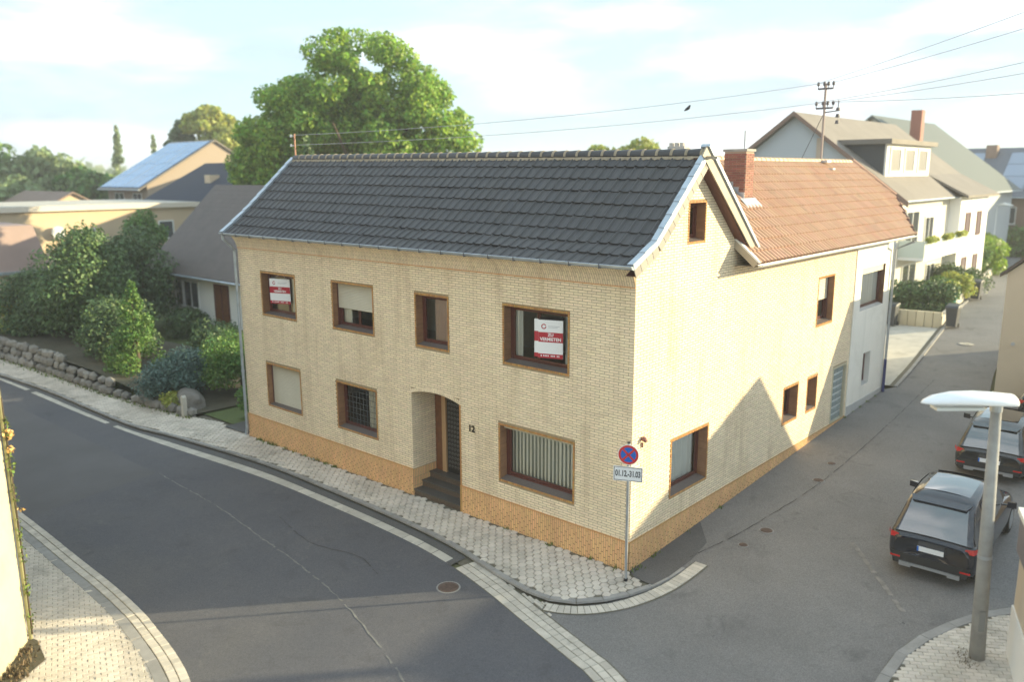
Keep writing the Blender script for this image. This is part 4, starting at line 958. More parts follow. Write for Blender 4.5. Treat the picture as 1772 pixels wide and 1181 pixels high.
# ================= letting boards
def board(name, loc, w, h, ang, label, sided=False):
    """hung board, face toward local -y"""
    t = thing(name, loc, label, 'letting board', 'letting boards in the upper windows'); c, s = math.cos(ang), math.sin(ang)
    T = lambda x, y, z: (loc[0]+x*c-y*s, loc[1]+x*s+y*c, loc[2]+z)
    mb = MB(); mb.box(-w/2, w/2, 0, .012, 0, h, T=T); mb.build('panel', SIGNW, t)
    mb = MB(); mb.box(-w/2, w/2, -.003, -.0005, h*.42, h*.68, T=T); mb.box(-w/2, w/2, -.003, -.0005, 0, h*.115, T=T); mb.build('red_band', BANR, t)
    mb = MB()
    for body, size, zz in (('ZU', h*.115, h*.612), ('VERMIETEN', h*.118, h*.495)):
        v, f = text_mesh(body, size, .0008, 1.0); xs = [q[0] for q in v]; wd = max(xs)-min(xs); k = min(1, w*.86/wd); mb.mesh([T(a*k, -.0045-c_, zz+b) for a, b, c_ in v], f)
    for i in range(11):
        if i in (4, 8): continue
        mb.box(-w*.30+i*w*.062, -w*.30+i*w*.062+w*.042, -.0045, -.003, h*.045, h*.08, T=T)
    mb.box(-w*.40, -w*.36, -.0045, -.003, h*.04, h*.085, T=T)
    mb.build('lettering', SIGNW, t)
    mb = MB(); rr_ = h*.07
    for k in range(16):
        if k in (0,): continue
        a0, a1 = 2*math.pi*k/16, 2*math.pi*(k+1)/16; mb.face([T(-w*.28+math.cos(a)*q, -.0015, h*.83+math.sin(a)*q) for a, q in ((a0, rr_), (a1, rr_), (a1, rr_*.62), (a0, rr_*.62))])
    mb.build('ring_logo', BANR, t)
    mb = MB(); mb.box(-w*.1, w*.36, -.0015, -.0005, h*.835, h*.85, T=T); mb.box(-w*.1, w*.28, -.0015, -.0005, h*.80, h*.812, T=T); mb.build('faint_line', mat('pale grey print', (.5, .52, .55), .6), t)
    if sided:
        mb = MB(); mb.box(-w/2-.10, -w/2-.0, .0, .012, .02*h, h*1.02, T=T); mb.build('side_flap', SIGNW, t)
        mb = MB(); mb.box(-w/2-.10, -w/2-.002, -.003, -.0005, h*.44, h*.7, T=T); mb.box(-w/2-.10, -w/2-.002, -.003, -.0005, h*.02, h*.13, T=T); mb.build('flap_band', BANR, t)
        mb = MB(); mb.prism([T(-w/2, 0, h), T(w/2, 0, h), T(w/2-.04, .25, h+.01), T(-w/2+.0, .25, h+.01)], (0, 0, .012)); mb.build('black_top', SIGNK, t)
        for x in (-w*.4, w*.4):
            mb = MB(); mb.tube([T(x, .05, h), T(x, .2, h+.14)], .004, 4); mb.build('cord', SIGNK, t)
    else:
        mb = MB(); mb.tube([T(-w*.3, 0, h), T(-w*.1, .1, h+.12)], .004, 4); mb.tube([T(w*.3, 0, h), T(w*.1, .1, h+.12)], .004, 4); mb.build('cord', SIGNW, t)
board('letting_board', (-13.47, .10, 4.76), .80, .80, R(18), 'red and white letting board in the leftmost upper window')
board('letting_board', (-2.30, .03, 4.60), .60, .90, R(20), 'red and white letting board with black top in the wide upper right window', True)

# ================= no-stopping sign
SX, SY = .2, -.41; zg = gh(SX, SY); t = thing('traffic_sign', (SX, SY, zg), 'round red and blue no stopping sign with date plate at the house corner', 'traffic sign')
mb = MB(); mb.tube([(SX, SY, zg-.05), (SX, SY, 3.2)], .032, 12); mb.build('pole', GALV, t)
mb = MB(); mb.tube([(SX, SY, 3.2), (SX, SY, 3.225)], .036, 10); mb.tube([(SX, SY, zg), (SX, SY, zg+.06)], .045, 10); mb.build('pole_cap', SIGNK, t)
sa = math.atan2(9.44-SX, -(-14.53-SY))   # face toward the camera side, local -y
sa = R(24); c, s = math.cos(sa), math.sin(sa); T = lambda x, y, z: (SX+x*c-y*s, SY+x*s+y*c, z)
def disc(mb, r, y, zc, n=40, r2=0):
    if r2:
        for k in range(n): a0, a1 = 2*math.pi*k/n, 2*math.pi*(k+1)/n; mb.face([T(math.cos(a)*q, y, zc+math.sin(a)*q) for a, q in ((a0, r2), (a1, r2), (a1, r), (a0, r))])
    else: mb.face([T(math.cos(2*math.pi*k/n)*r, y, zc+math.sin(2*math.pi*k/n)*r) for k in range(n)])
zc = 2.95; mb = MB(); mb.prism([T(math.cos(2*math.pi*k/40)*.225, -.045, zc+math.sin(2*math.pi*k/40)*.225) for k in range(40)], (T(0, .008, 0)[0]-T(0, 0, 0)[0], T(0, .008, 0)[1]-T(0, 0, 0)[1], 0)); dsc = mb.build('disc', SIGNW, t)
mb = MB(); disc(mb, .213, -.0465, zc, r2=.165)
for a in (R(45), R(135)):
    dx, dz = math.cos(a), math.sin(a); px, pz = -dz*.022, dx*.022; mb.face([T(-dx*.17+px, -.0475, zc-dz*.17+pz), T(dx*.17+px, -.0475, zc+dz*.17+pz), T(dx*.17-px, -.0475, zc+dz*.17-pz), T(-dx*.17-px, -.0475, zc-dz*.17-pz)])
mb.build('red_cross_and_rim', SIGNR, dsc); mb = MB(); disc(mb, .166, -.0462, zc); mb.build('blue_field', SIGNB, dsc)
zc = 2.52; mb = MB(); mb.box(-.315, .315, -.045, -.037, zc-.165, zc+.165, T=T); pt = mb.build('date_plate', SIGNW, t)
mb = MB()
for a_ in ((-.30, .30, zc+.140, zc+.150), (-.30, .30, zc-.150, zc-.140), (-.30, -.29, zc-.14, zc+.14), (.29, .30, zc-.14, zc+.14)): mb.box(a_[0], a_[1], -.0475, -.045, a_[2], a_[3], T=T)
mb.build('plate_border', SIGNK, pt)
v, f = text_mesh('01.12.-31.03', .125, .0006, .95); xs = [q[0] for q in v]; k = .54/(max(xs)-min(xs)); mb = MB(); mb.mesh([T(a*k-0.0, -.047-c_, zc+b*1.5) for a, b, c_ in v], f); mb.build('date_text', SIGNK, pt)
# ================= street lamp
bx, by, bz = 6.75, 1.18, gr(6.75, 1.18)+.06; t = thing('street_lamp', (bx, by, bz), 'old concrete street lamp with long white shoebox head at the corner of the side street', 'street lamp')
mb = MB(); tx, ty = bx-.13, by-.12; mb.tube([(bx, by, bz-.1), (bx-.065, by-.06, 2.5), (tx, ty, 4.9)], [.135, .11, .085], 16); mb.build('post', CONP, t, smooth=True)
d = Vector((6.80-5.66, 1.04-.05, 0)).normalized(); nn = Vector((-d.y, d.x, 0)); mb = MB(); v = []; f = []
st_ = [(-.72, .01, .02, 0), (-.66, .10, .05, .01), (-.5, .19, .10, .03), (-.2, .24, .14, .05), (.15, .25, .15, .05), (.5, .22, .15, .03), (.80, .18, .14, .01), (.84, .16, .12, .0)]; c0 = Vector((6.23, .545, 4.99)); ns = 14
for (a, w_, h_2, zo) in st_:
    for k in range(ns):
        th = 2*math.pi*k/ns; zz = math.sin(th); v.append(c0+d*a+nn*(w_*math.cos(th))+Vector((0, 0, zo+(h_2 if zz > 0 else h_2*.5)*zz)))
for i in range(len(st_)-1):
    for k in range(ns): f.append((i*ns+k, i*ns+(k+1) % ns, (i+1)*ns+(k+1) % ns, (i+1)*ns+k))
f += [tuple(range(ns-1, -1, -1)), tuple((len(st_)-1)*ns+k for k in range(ns))]
mb.mesh(v, f); mb.build('lamp_head', LAMPW, t, smooth=True)
mb = MB(); mb.prism([tuple(c0+d*a+nn*b+Vector((0, 0, -.06))) for a, b in ((-.5, -.12), (.3, -.12), (.3, .12), (-.5, .12))], (0, 0, -.05)); mb.build('diffuser', mat('milky diffuser', (.6, .62, .6), .3), t)
mb = MB(); ld = Vector((.55, -.83, 0)); ls = Vector((.83, .55, 0)); q0 = Vector((bx-.03, by-.03, bz+.6))+ld*.118; mb.prism([tuple(q0-ls*.05), tuple(q0+ls*.05), tuple(q0+ls*.05+Vector((0, 0, .38))), tuple(q0-ls*.05+Vector((0, 0, .38)))], tuple(ld*.012)); mb.build('service_door', mat('grey door paint', (.22, .22, .21), .6), t)
mb = MB(); mb.tube([(bx-.055, by-.05, 2.1), (bx-.056, by-.051, 2.16)], .119, 14); mb.build('steel_band', GALV, t)
mb = MB(); mb.tube([(tx, ty, 4.80), (tx, ty, 4.93)], .10, 12); mb.build('head_clamp', GALV, t)
tufts('lamp_dirt', [(bx-.25, by-.1), (bx-.1, by-.3)], DRY, 60, .05, .09, zf=lambda x, y: gr(x, y)+.08)
# ================= cars (local: rear at y=0, forward +y)
def loft(mb, secs, m=0):
    v = []; f = []; n = len(secs[0][1])
    for y, pts in secs:
        for x, z in pts: v.append((x, y, z))
    for i in range(len(secs)-1):
        for k in range(n-1): f.append((i*n+k, i*n+k+1, (i+1)*n+k+1, (i+1)*n+k))
    f += [tuple(range(n)), tuple((len(secs)-1)*n+k for k in range(n-1, -1, -1))]
    mb.mesh(v, f, m)
def half(w, zb, zt, wt):
    p = [(-w*.80, zb), (-w*.96, zb+.06), (-w, zb+.22), (-w, zt-.30), (-w*.985, zt-.14), (-wt, zt-.02), (-wt*.7, zt+.01), (0, zt+.02)]
    return p+[(-a, b) for a, b in p[-2::-1]]
def car(name, loc, rz, L, Wd, H, paint, label, pitch=.053, suv=True):
    t = thing(name, (0, 0, 0), label, 'car', 'cars parked in the bay'); w = Wd/2; bz_ = .24 if suv else .18; belt = H*.61
    prof_ = [(-.02, .80, bz_+.16, belt-.14), (.02, .90, bz_+.10, belt-.04), (.12, .965, bz_+.03, belt+.02), (.35, .99, bz_, belt+.035), (.8, 1, bz_-.02, belt+.03), (1.6, .985, bz_-.02, belt), (2.4, .985, bz_-.02, belt-.03), (3.1, 1, bz_-.02, belt-.07), (3.5, 1, bz_-.01, belt-.12), (L-.5, .97, bz_, belt-.18), (L-.18, .90, bz_+.03, belt-.27), (L-.02, .76, bz_+.10, belt-.42)]
    mb = MB(); loft(mb, [(y, half(w*k, zb, zt, w*k*.9)) for y, k, zb, zt in prof_]); b = mb.build('body', paint, t, smooth=True); sm_ = b.modifiers.new('s', 'SUBSURF'); sm_.levels = 1; sm_.render_levels = 1
    zb_ = belt-.03; zt = H-.05
    cabp = [(.03, .86, .86, belt-.02), (.17, .88, .81, belt+.15), (.33, .89, .76, belt+.34), (.50, .89, .71, H-.10), (1.0, .90, .71, H-.02), (1.6, .90, .72, H), (2.1, .90, .70, H-.03), (2.45, .89, .68, H-.11), (2.85, .87, .74, belt+.28), (3.25, .84, .80, belt+.02)]
    def sec(wb, wtop, z): 
        p = [(-w*wb, zb_), (-w*(wb*.55+wtop*.45), zb_+(z-zb_)*.5), (-w*wtop*1.02, zb_+(z-zb_)*.88), (-w*wtop*.90, zb_+(z-zb_)*.985), (-w*wtop*.45, z+.012), (0, z+.02)]; return p+[(-a, b) for a, b in p[-2::-1]]
    S_ = [[Vector((x, y, z_)) for x, z_ in sec(a, b_, z)] for y, a, b_, z in cabp]
    mb = MB(); loft(mb, [(y, sec(a, b_, z)) for y, a, b_, z in cabp]); cb_ = mb.build('cabin', paint, t, smooth=True)
    def patch(name, ii, kk, off, xs=1.0, trim=.0):
        mb = MB(); v = [tuple(Vector((S_[i][k].x*xs, S_[i][k].y, S_[i][k].z))+Vector(off)) for i in ii for k in kk]; n = len(kk)
        mb.mesh(v, [(i*n+k, i*n+k+1, (i+1)*n+k+1, (i+1)*n+k) for i in range(len(ii)-1) for k in range(n-1)]); mb.build(name, CARGLASS2, cb_, smooth=True)
    patch('rear_window', [0, 1, 2, 3], [3, 4, 5, 6, 7], (0, -.018, .018), .96); patch('windscreen', [7, 8, 9], [3, 4, 5, 6, 7], (0, .018, .018), .96)
    for sg, kk in ((-1, [0, 1, 2]), (1, [8, 9, 10])):
        for ii in ([1, 2, 3], [4, 5], [5, 6, 7, 8]): patch('side_window', ii, kk, (sg*.012, 0, 0))
    mb = MB(); v = []
    for i in (4, 5, 6): v += [tuple(Vector((S_[i][k].x*.8, S_[i][k].y, S_[i][k].z+.012))) for k in (3, 4, 5, 6, 7)]
    mb.mesh(v, [(i*5+k, i*5+k+1, (i+1)*5+k+1, (i+1)*5+k) for i in range(2) for k in range(4)]); mb.build('glass_roof', CARGLASS2, cb_, smooth=True)
    mb = MB(); mb.prism([(-w*.58, .40, H-.10), (w*.58, .40, H-.10), (w*.66, .62, H-.06), (-w*.66, .62, H-.06)], (0, 0, .03)); mb.build('spoiler', paint, t)
    mb = MB(); mb.mesh([(-w*.80, -.025, .30), (w*.80, -.025, .30), (w*.86, -.02, .55), (-w*.86, -.02, .55)]+[(-w*.80, .1, .30), (w*.80, .1, .30), (w*.86, .1, .55), (-w*.86, .1, .55)], [(0, 1, 2, 3), (0, 4, 5, 1), (3, 2, 6, 7)]); mb.build('bumper', PLASTIC, t)
    mb = MB(); mb.box(-w*.62, w*.62, -.045, 0, .30, .36); mb.box(-w*.66, -w*.40, -.05, 0, .26, .36); mb.box(w*.40, w*.66, -.05, 0, .26, .36); mb.build('skid_plate', SILV, t)
    for sg in (-1, 1):
        mb = MB(); mb.mesh([(sg*w*.70, -.002, belt-.17), (sg*w*.90, .012, belt-.18), (sg*w*.985, .17, belt-.15), (sg*w*.985, .19, belt-.06), (sg*w*.90, .03, belt-.06), (sg*w*.72, .005, belt-.08)], [(0, 1, 4, 5), (1, 2, 3, 4)]); mb.build('tail_light', TAIL, t)
        mb = MB(); mb.box(sg*w*.76-.10, sg*w*.76+.10, -.030, .0, .43, .465); mb.build('rear_reflector', TAIL, t)
        mb = MB(); mb.tube([(sg*w*.9, 2.55, belt+.02), (sg*(w+.10), 2.5, belt+.06)], .02, 6); mb.mesh([(sg*(w+.04), 2.46, belt-.0), (sg*(w+.22), 2.48, belt+.01), (sg*(w+.22), 2.48, belt+.15), (sg*(w+.04), 2.46, belt+.14), (sg*(w+.06), 2.6, belt+.02), (sg*(w+.20), 2.58, belt+.03), (sg*(w+.20), 2.58, belt+.13), (sg*(w+.06), 2.6, belt+.12)], [(0, 1, 2, 3), (4, 7, 6, 5), (0, 4, 5, 1), (1, 5, 6, 2), (2, 6, 7, 3), (3, 7, 4, 0)]); mb.build('wing_mirror', paint, t)
        for yy in (.78, L-.85):
            r_ = .35 if suv else .31; mb = MB(); mb.tube([(sg*(w-.24), yy, r_), (sg*(w-.21), yy, r_), (sg*(w-.03), yy, r_), (sg*(w+.0), yy, r_)], [r_*.9, r_, r_, r_*.93], 24); wh = mb.build('wheel', TYRE, t)
            mb = MB()
            mb.tube([(sg*(w-.01), yy, r_), (sg*(w+.008), yy, r_)], r_*.66, 20); mb.build('rim', SILV, wh)
    mb = MB(); mb.box(-.26, .26, -.030, -.012, belt-.36, belt-.25); pl_ = mb.build('number_plate', SIGNW, t); mb = MB(); mb.box(-.26, -.225, -.033, -.030, belt-.36, belt-.25); mb.build('blue_strip', SIGNB, pl_)
    mb = MB(); mb.tube([(0, .18, belt+.05), (.38, .25, belt+.1)], .012, 5); mb.build('rear_wiper', PLASTIC, t)
    mb = MB(); mb.box(w*.45, w*.75, -.018, -.008, belt-.27, belt-.235); mb.box(w*.25, w*.33, -.018, -.008, belt-.30, belt-.26); mb.build('badge', SILV, t)
    t.location = loc; t.rotation_euler = (pitch, 0, rz); return t
car('parked_car', (5.28, 3.5, gr(5.3, 3.6)), R(1), 4.35, 1.80, 1.72, CARP, 'dark blue sport utility car parked nearest the street lamp, seen from behind')
car('parked_car', (5.0, 9.9, gr(5, 10)), R(3), 4.1, 1.78, 1.48, CARP2, 'dark grey hatchback parked beyond the blue car, red tail light showing', suv=False)
car('parked_car', (5.45, 15.3, gr(5, 15)+.02), R(-4), 4.1, 1.76, 1.46, CARP3, 'black car at the right edge behind the lamp head', suv=False)
# ================= foliage
def foliage(name, blobs, n, size, m, parent, squash=1., inner=.5, seed=1, aspect=.6, kind=None):
    g = np.random.default_rng(seed); B = np.array(blobs, float); vol = (B[:, 3]*B[:, 4]*B[:, 5])**.67; pr_ = vol/vol.sum(); idx = g.choice(len(B), n, p=pr_)
    d = g.normal(size=(n, 3)); d /= np.linalg.norm(d, axis=1)[:, None]; rad = inner+(1.05-inner)*g.random(n)**.8; c = B[idx, :3]+d*rad[:, None]*B[idx, 3:6]
    nr = d*.6+g.normal(size=(n, 3))*.75+np.array([0, 0, .35]); nr /= np.linalg.norm(nr, axis=1)[:, None]
    a = np.cross(nr, g.normal(size=(n, 3))); a /= np.linalg.norm(a, axis=1)[:, None]; b = np.cross(nr, a); s_ = size*(.6+.8*g.random(n))[:, None]
    bend = nr*s_*.18
    V = np.stack([c-a*s_, c-b*s_*aspect+bend, c+a*s_, c+b*s_*aspect+bend], 1).reshape(-1, 3); o0 = np.array([B[:, 0].mean(), B[:, 1].mean(), B[:, 2].min()]); V -= o0
    me = bpy.data.meshes.new(name); me.vertices.add(4*n); me.vertices.foreach_set('co', V.ravel()); me.loops.add(4*n); me.loops.foreach_set('vertex_index', np.arange(4*n)); me.polygons.add(n)
    me.polygons.foreach_set('loop_start', np.arange(0, 4*n, 4)); me.polygons.foreach_set('loop_total', np.full(n, 4)); me.update(calc_edges=True); me.materials.append(m)
    return link(name, me, parent, tuple(o0), kind)
def cluster(cx, cy, cz, rx, ry, rz, k, rs, seed, up=0.):
    """k lobes spread over an ellipsoid shell"""
    g = random.Random(seed); out = []
    for i in range(k):
        z = g.uniform(-.7, 1); a = g.uniform(0, 6.283); q = math.sqrt(1-z*z) if abs(z) < 1 else 0; rr_ = g.uniform(.62, .92); r_ = rs*g.uniform(.65, 1.35)
        out.append((cx+rx*rr_*q*math.cos(a), cy+ry*rr_*q*math.sin(a), cz+rz*rr_*z, r_*1.1, r_*1.1, r_*.8))
    out.append((cx, cy, cz, rx*.6, ry*.6, rz*.6)); return out
def tree(name, x, y, h, r, label, m, n, leaf, k=26, rs=None, trunk=.3, base=None, group=None, seed=1, crown_lo=.3, cat='tree', blobs=None):
    z0 = gh(x, y) if base is None else base; t = thing(name, (x, y, z0), label, cat, group); cz = z0+h*(crown_lo+1)/2; rz = h*(1-crown_lo)/2
    mb = MB(); mb.tube([(x, y, z0-.2), (x+.1, y, z0+h*.3), (x-.1, y+.1, z0+h*.62)], [trunk, trunk*.75, trunk*.35], 10)
    for a in range(5):
        an = a*1.3+seed; mb.tube([(x, y, z0+h*(.3+.05*a)), (x+math.cos(an)*r*.35, y+math.sin(an)*r*.35, z0+h*(.5+.05*a)), (x+math.cos(an)*r*.7, y+math.sin(an)*r*.7, z0+h*(.62+.05*a))], [trunk*.45, trunk*.28, trunk*.1], 6)
    mb.build('trunk', BARK, t)
    foliage('crown', blobs or cluster(x, y, cz, r, r, rz, k, rs or r*.3, seed), n, leaf, m, t, seed=seed); return t
# the big tree behind the house: lobes laid out in metres right/up of its trunk
tx0, ty0 = -35.0, 20.5; rx_, ry_ = .748, .663; lob = []
g = random.Random(5)
shape = [(0, 14.6, 3.4), (-2.0, 13.8, 2.6), (2.2, 13.6, 2.8), (4.4, 11.8, 2.5), (-4.2, 12.4, 2.0), (-5.6, 10.4, 1.9), (-6.7, 9.3, 1.3), (-4.0, 9.4, 2.3), (-1.0, 11, 3.4), (2.4, 10.2, 3.2), (5.2, 9.6, 2.0), (6.3, 7.4, 1.9), (7.3, 6.6, 1.3), (6.4, 5.2, 2.0), (3.8, 7.0, 2.6), (0, 7.2, 3.3), (-3.2, 6.6, 2.8), (-5.6, 7.6, 1.7), (.6, 12.2, 2.4), (2.0, 8.6, 2.6), (-2.6, 11.2, 2.2), (.2, 9.4, 2.6), (0, 4.4, 3), (4, 4.4, 2.4), (-6.9, 8.2, .7)]
for (a, b, r_) in shape:
    for k in range(11):
        th, ph = g.uniform(0, 6.28), g.uniform(-1, 1); q = math.sqrt(1-ph*ph)*r_*.8; da, dd, db = q*math.cos(th), q*math.sin(th)*1.1, ph*r_*.8; rs = g.uniform(.7, 1.35)
        lob.append((tx0+(a+da)*rx_-dd*ry_, ty0+(a+da)*ry_+dd*rx_, .5+b+db, rs*1.15, rs*1.15, rs*.75))
for k in range(70):
    a_, b_, r_ = g.choice(shape[:14]); th, ph = g.uniform(0, 6.28), g.uniform(-.5, 1); q = math.sqrt(max(0, 1-ph*ph))*r_*.92; da, dd, db = q*math.cos(th), q*math.sin(th), ph*r_*.80; lob.append((tx0+(a_+da)*rx_-dd*ry_, ty0+(a_+da)*ry_+dd*rx_, .5+b_+db, .35, .35, .45))
tree('broadleaf_tree', tx0, ty0, 17, 7, 'large spreading broadleaf tree rising behind the dark roof', LEAF, 120000, .145, trunk=.5, base=.5, blobs=lob, seed=4)
def conifer(name, x, y, h, r, label, m, n, leaf, seed=1, base=None, cat='conifer', group=None):
    z0 = gh(x, y) if base is None else base; t = thing(name, (x, y, z0), label, cat, group); mb = MB(); mb.tube([(x, y, z0-.1), (x, y, z0+h*.9)], [r*.12, .03], 7); mb.build('trunk', BARK, t); bl = []; gg = random.Random(seed)
    for i in range(40):
        f_ = gg.random()**.8; rr_ = r*(1-f_*.97)*.8; a = gg.uniform(0, 6.28); s_ = r*(.30*(1-f_)+.09); bl.append((x+math.cos(a)*rr_*gg.uniform(.5, 1), y+math.sin(a)*rr_*gg.uniform(.5, 1), z0+.25+f_*(h-.3), s_, s_, s_*1.2))
    foliage('crown', bl, n, leaf, m, t, seed=seed); return t
def bush(x, y, h, r, label, m, n, leaf, seed=1, base=None, cat='bush', name='bush', k=30, ry=None, rs=.42):
    z0 = gh(x, y) if base is None else base; t = thing(name, (x, y, z0), label, cat); mb = MB(); mb.tube([(x, y, z0-.1), (x, y, z0+h*.6)], [.06, .02], 6); mb.tube([(x, y, z0), (x+r*.4, y, z0+h*.6)], [.04, .02], 6); mb.build('stem', BARK, t)
    foliage('foliage', cluster(x, y, z0+h*.5, r*.85, (ry or r)*.85, h*.45, k, r*rs, seed), n, leaf, m, t, seed=seed); return t
conifer('conifer', -31.5, 14.0, 10.6, 1.7, 'dark narrow conifer beside the big tree at the roof end', LEAFD, 5000, .14, 3)
# garden on the left
bush(-34.3, 2.3, 6.6, 2.1, 'tall dark green shrub, tallest in the left garden', mat('deep green leaf', (.11, .19, .065), .55, island=.4, hue=.02, trans=.2), 22000, .09, 11, name='tall_shrub', k=60, cat='shrub', rs=.42)
bush(-38.5, 1.6, 4.4, 2.3, 'broad dark green shrub at the far left of the stone wall', LEAFD, 17000, .09, 12, name='tall_shrub', cat='shrub')
bush(-36.5, 5.8, 6.2, 1.9, 'very dark evergreen shrub left of the bungalow', LEAFD, 13000, .09, 13, name='tall_shrub', cat='shrub')
bush(-43.4, 9.6, 6.6, 1.6, 'fresh green shrub rising at the left of the brown roof', LEAFG, 11000, .11, 14, name='tall_shrub', cat='shrub')
conifer('cone_conifer', -26.2, .9, 4.5, 1.6, 'bright green cone shaped conifer behind the stone wall', LEAFG, 9000, .06, 15)
bush(-29.4, 1.5, 3.4, 1.8, 'dark rounded shrub left of the cone conifer', LEAFD, 12000, .08, 16)
bush(-22.3, .7, 1.9, 1.45, 'blue green juniper mound above the pavement', LEAFB, 11000, .055, 17)
bush(-20.6, 2.6, 2.9, 1.4, 'domed green shrub against the left end of the brick house', LEAFG, 9000, .06, 18)
bush(-27.3, 5.2, 1.9, 1.2, 'dark bush in front of the white bungalow', LEAFD, 6000, .07, 19)
bush(-24.3, 4.6, 1.9, 1.3, 'low dark bush before the brown bungalow door', LEAFD, 6000, .07, 20)
bush(-21.0, -.0, .7, .5, 'small yellow green plant at the pavement edge', LEAFY, 1800, .05, 21)
bush(-17.2, 1.0, 1.6, .5, 'thin pale green shrub by the downpipe', LEAFG, 1500, .06, 22)
bush(-33.5, 6.9, 1.5, 1.1, 'black green bush beside the bungalow corner', LEAFD, 6000, .08, 23)
# hedges
def hedge(x0, y0, x1, y1, h, w, label, m, n, leaf, seed=1):
    L = math.hypot(x1-x0, y1-y0); k = max(2, int(L/(w*.6))); z0 = gh(x0, y0); t = thing('hedge', ((x0+x1)/2, (y0+y1)/2, z0), label, 'hedge'); bl = []
    for i in range(k+1):
        for j in range(2): f_ = i/k; bl.append((x0+(x1-x0)*f_, y0+(y1-y0)*f_, gh(x0, y0)+h*(.3+.42*j), w*.6, w*.6, h*.3))
    foliage('foliage', bl, n, leaf, m, t, seed=seed); mb = MB()
    for i in range(k+1): f_ = i/k; mb.tube([(x0+(x1-x0)*f_, y0+(y1-y0)*f_, z0-.1), (x0+(x1-x0)*f_, y0+(y1-y0)*f_, z0+h*.5)], .04, 5)
    mb.build('stems', BARK, t)
hedge(-39.8, .6, -40.2, 5.2, 3.3, 1.6, 'pale green hedge at the far left edge', LEAFY, 7000, .12, 31)
hedge(-3.6, 29.2, -1.7, 31.0, 1.9, 1.3, 'dark hedge behind the low cream garden wall', LEAFD, 7000, .08, 32)
hedge(-14, 64.5, -3, 66, 2.6, 1.6, 'long clipped green hedge before the brick house', LEAFG, 9000, .14, 33)
hedge(-5.6, 57, -3.6, 50, 2.4, 1.8, 'bright lime green hedge on the right of the side street', mat('lime leaf', (.22, .34, .03), .5, island=.3, hue=.02, trans=.35), 7000, .12, 34)
bush(-2.4, 33.6, 1.5, .8, 'round green bush nearer of the pair along the front garden', LEAFG, 4000, .07, 35)
bush(-2.9, 38.0, 1.8, 1.5, 'dark spreading bush farther along the front garden', LEAFD, 6000, .08, 36)
bush(-4.0, 47.0, 2.6, .9, 'upright green shrub before the wooden fence', LEAFG, 4000, .1, 37)
bush(-2.2, 35.4, 1.6, .9, 'yellow flowering bush in the front garden', LEAFY, 4000, .08, 38)
# far trees
tree('yellow_tree', -27.0, 39.9, 10.5, 3.0, 'yellow green treetop showing over the dark ridge', LEAFY, 9000, .22, seed=41, k=18)
tree('yellow_tree', -84.5, 38.0, 15.6, 4.0, 'tall pale yellow tree behind the blue solar roof', LEAFY, 14000, .3, seed=42, k=24)
tree('dark_tree', -88.5, 35.5, 14.2, 2.0, 'dark tree at the left flank of the pale yellow tree', LEAFD, 5000, .3, seed=43)
tree('yellow_tree', -74.5, 45.0, 12.4, 2.8, 'small yellow tree between the solar roof and the conifer', LEAFY, 6000, .28, seed=44)
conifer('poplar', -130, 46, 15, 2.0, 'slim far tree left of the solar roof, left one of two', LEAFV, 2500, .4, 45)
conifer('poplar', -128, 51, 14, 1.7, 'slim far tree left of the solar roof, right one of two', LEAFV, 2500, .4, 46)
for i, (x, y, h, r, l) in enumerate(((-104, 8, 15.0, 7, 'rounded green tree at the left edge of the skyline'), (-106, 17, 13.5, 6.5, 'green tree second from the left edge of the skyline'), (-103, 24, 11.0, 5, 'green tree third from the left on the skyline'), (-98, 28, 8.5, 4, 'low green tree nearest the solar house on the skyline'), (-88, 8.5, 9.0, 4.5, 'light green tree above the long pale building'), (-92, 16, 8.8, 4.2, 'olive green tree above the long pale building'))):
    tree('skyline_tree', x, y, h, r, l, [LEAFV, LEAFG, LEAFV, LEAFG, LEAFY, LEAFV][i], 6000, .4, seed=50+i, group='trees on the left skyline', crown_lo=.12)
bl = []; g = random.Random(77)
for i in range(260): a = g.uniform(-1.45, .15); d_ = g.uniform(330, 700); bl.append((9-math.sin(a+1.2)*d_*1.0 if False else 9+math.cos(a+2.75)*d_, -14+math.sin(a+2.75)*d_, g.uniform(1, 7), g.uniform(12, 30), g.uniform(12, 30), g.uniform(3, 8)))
foliage('far_woodland', bl, 16000, 3.0, LEAFV, None, seed=9, kind='stuff')
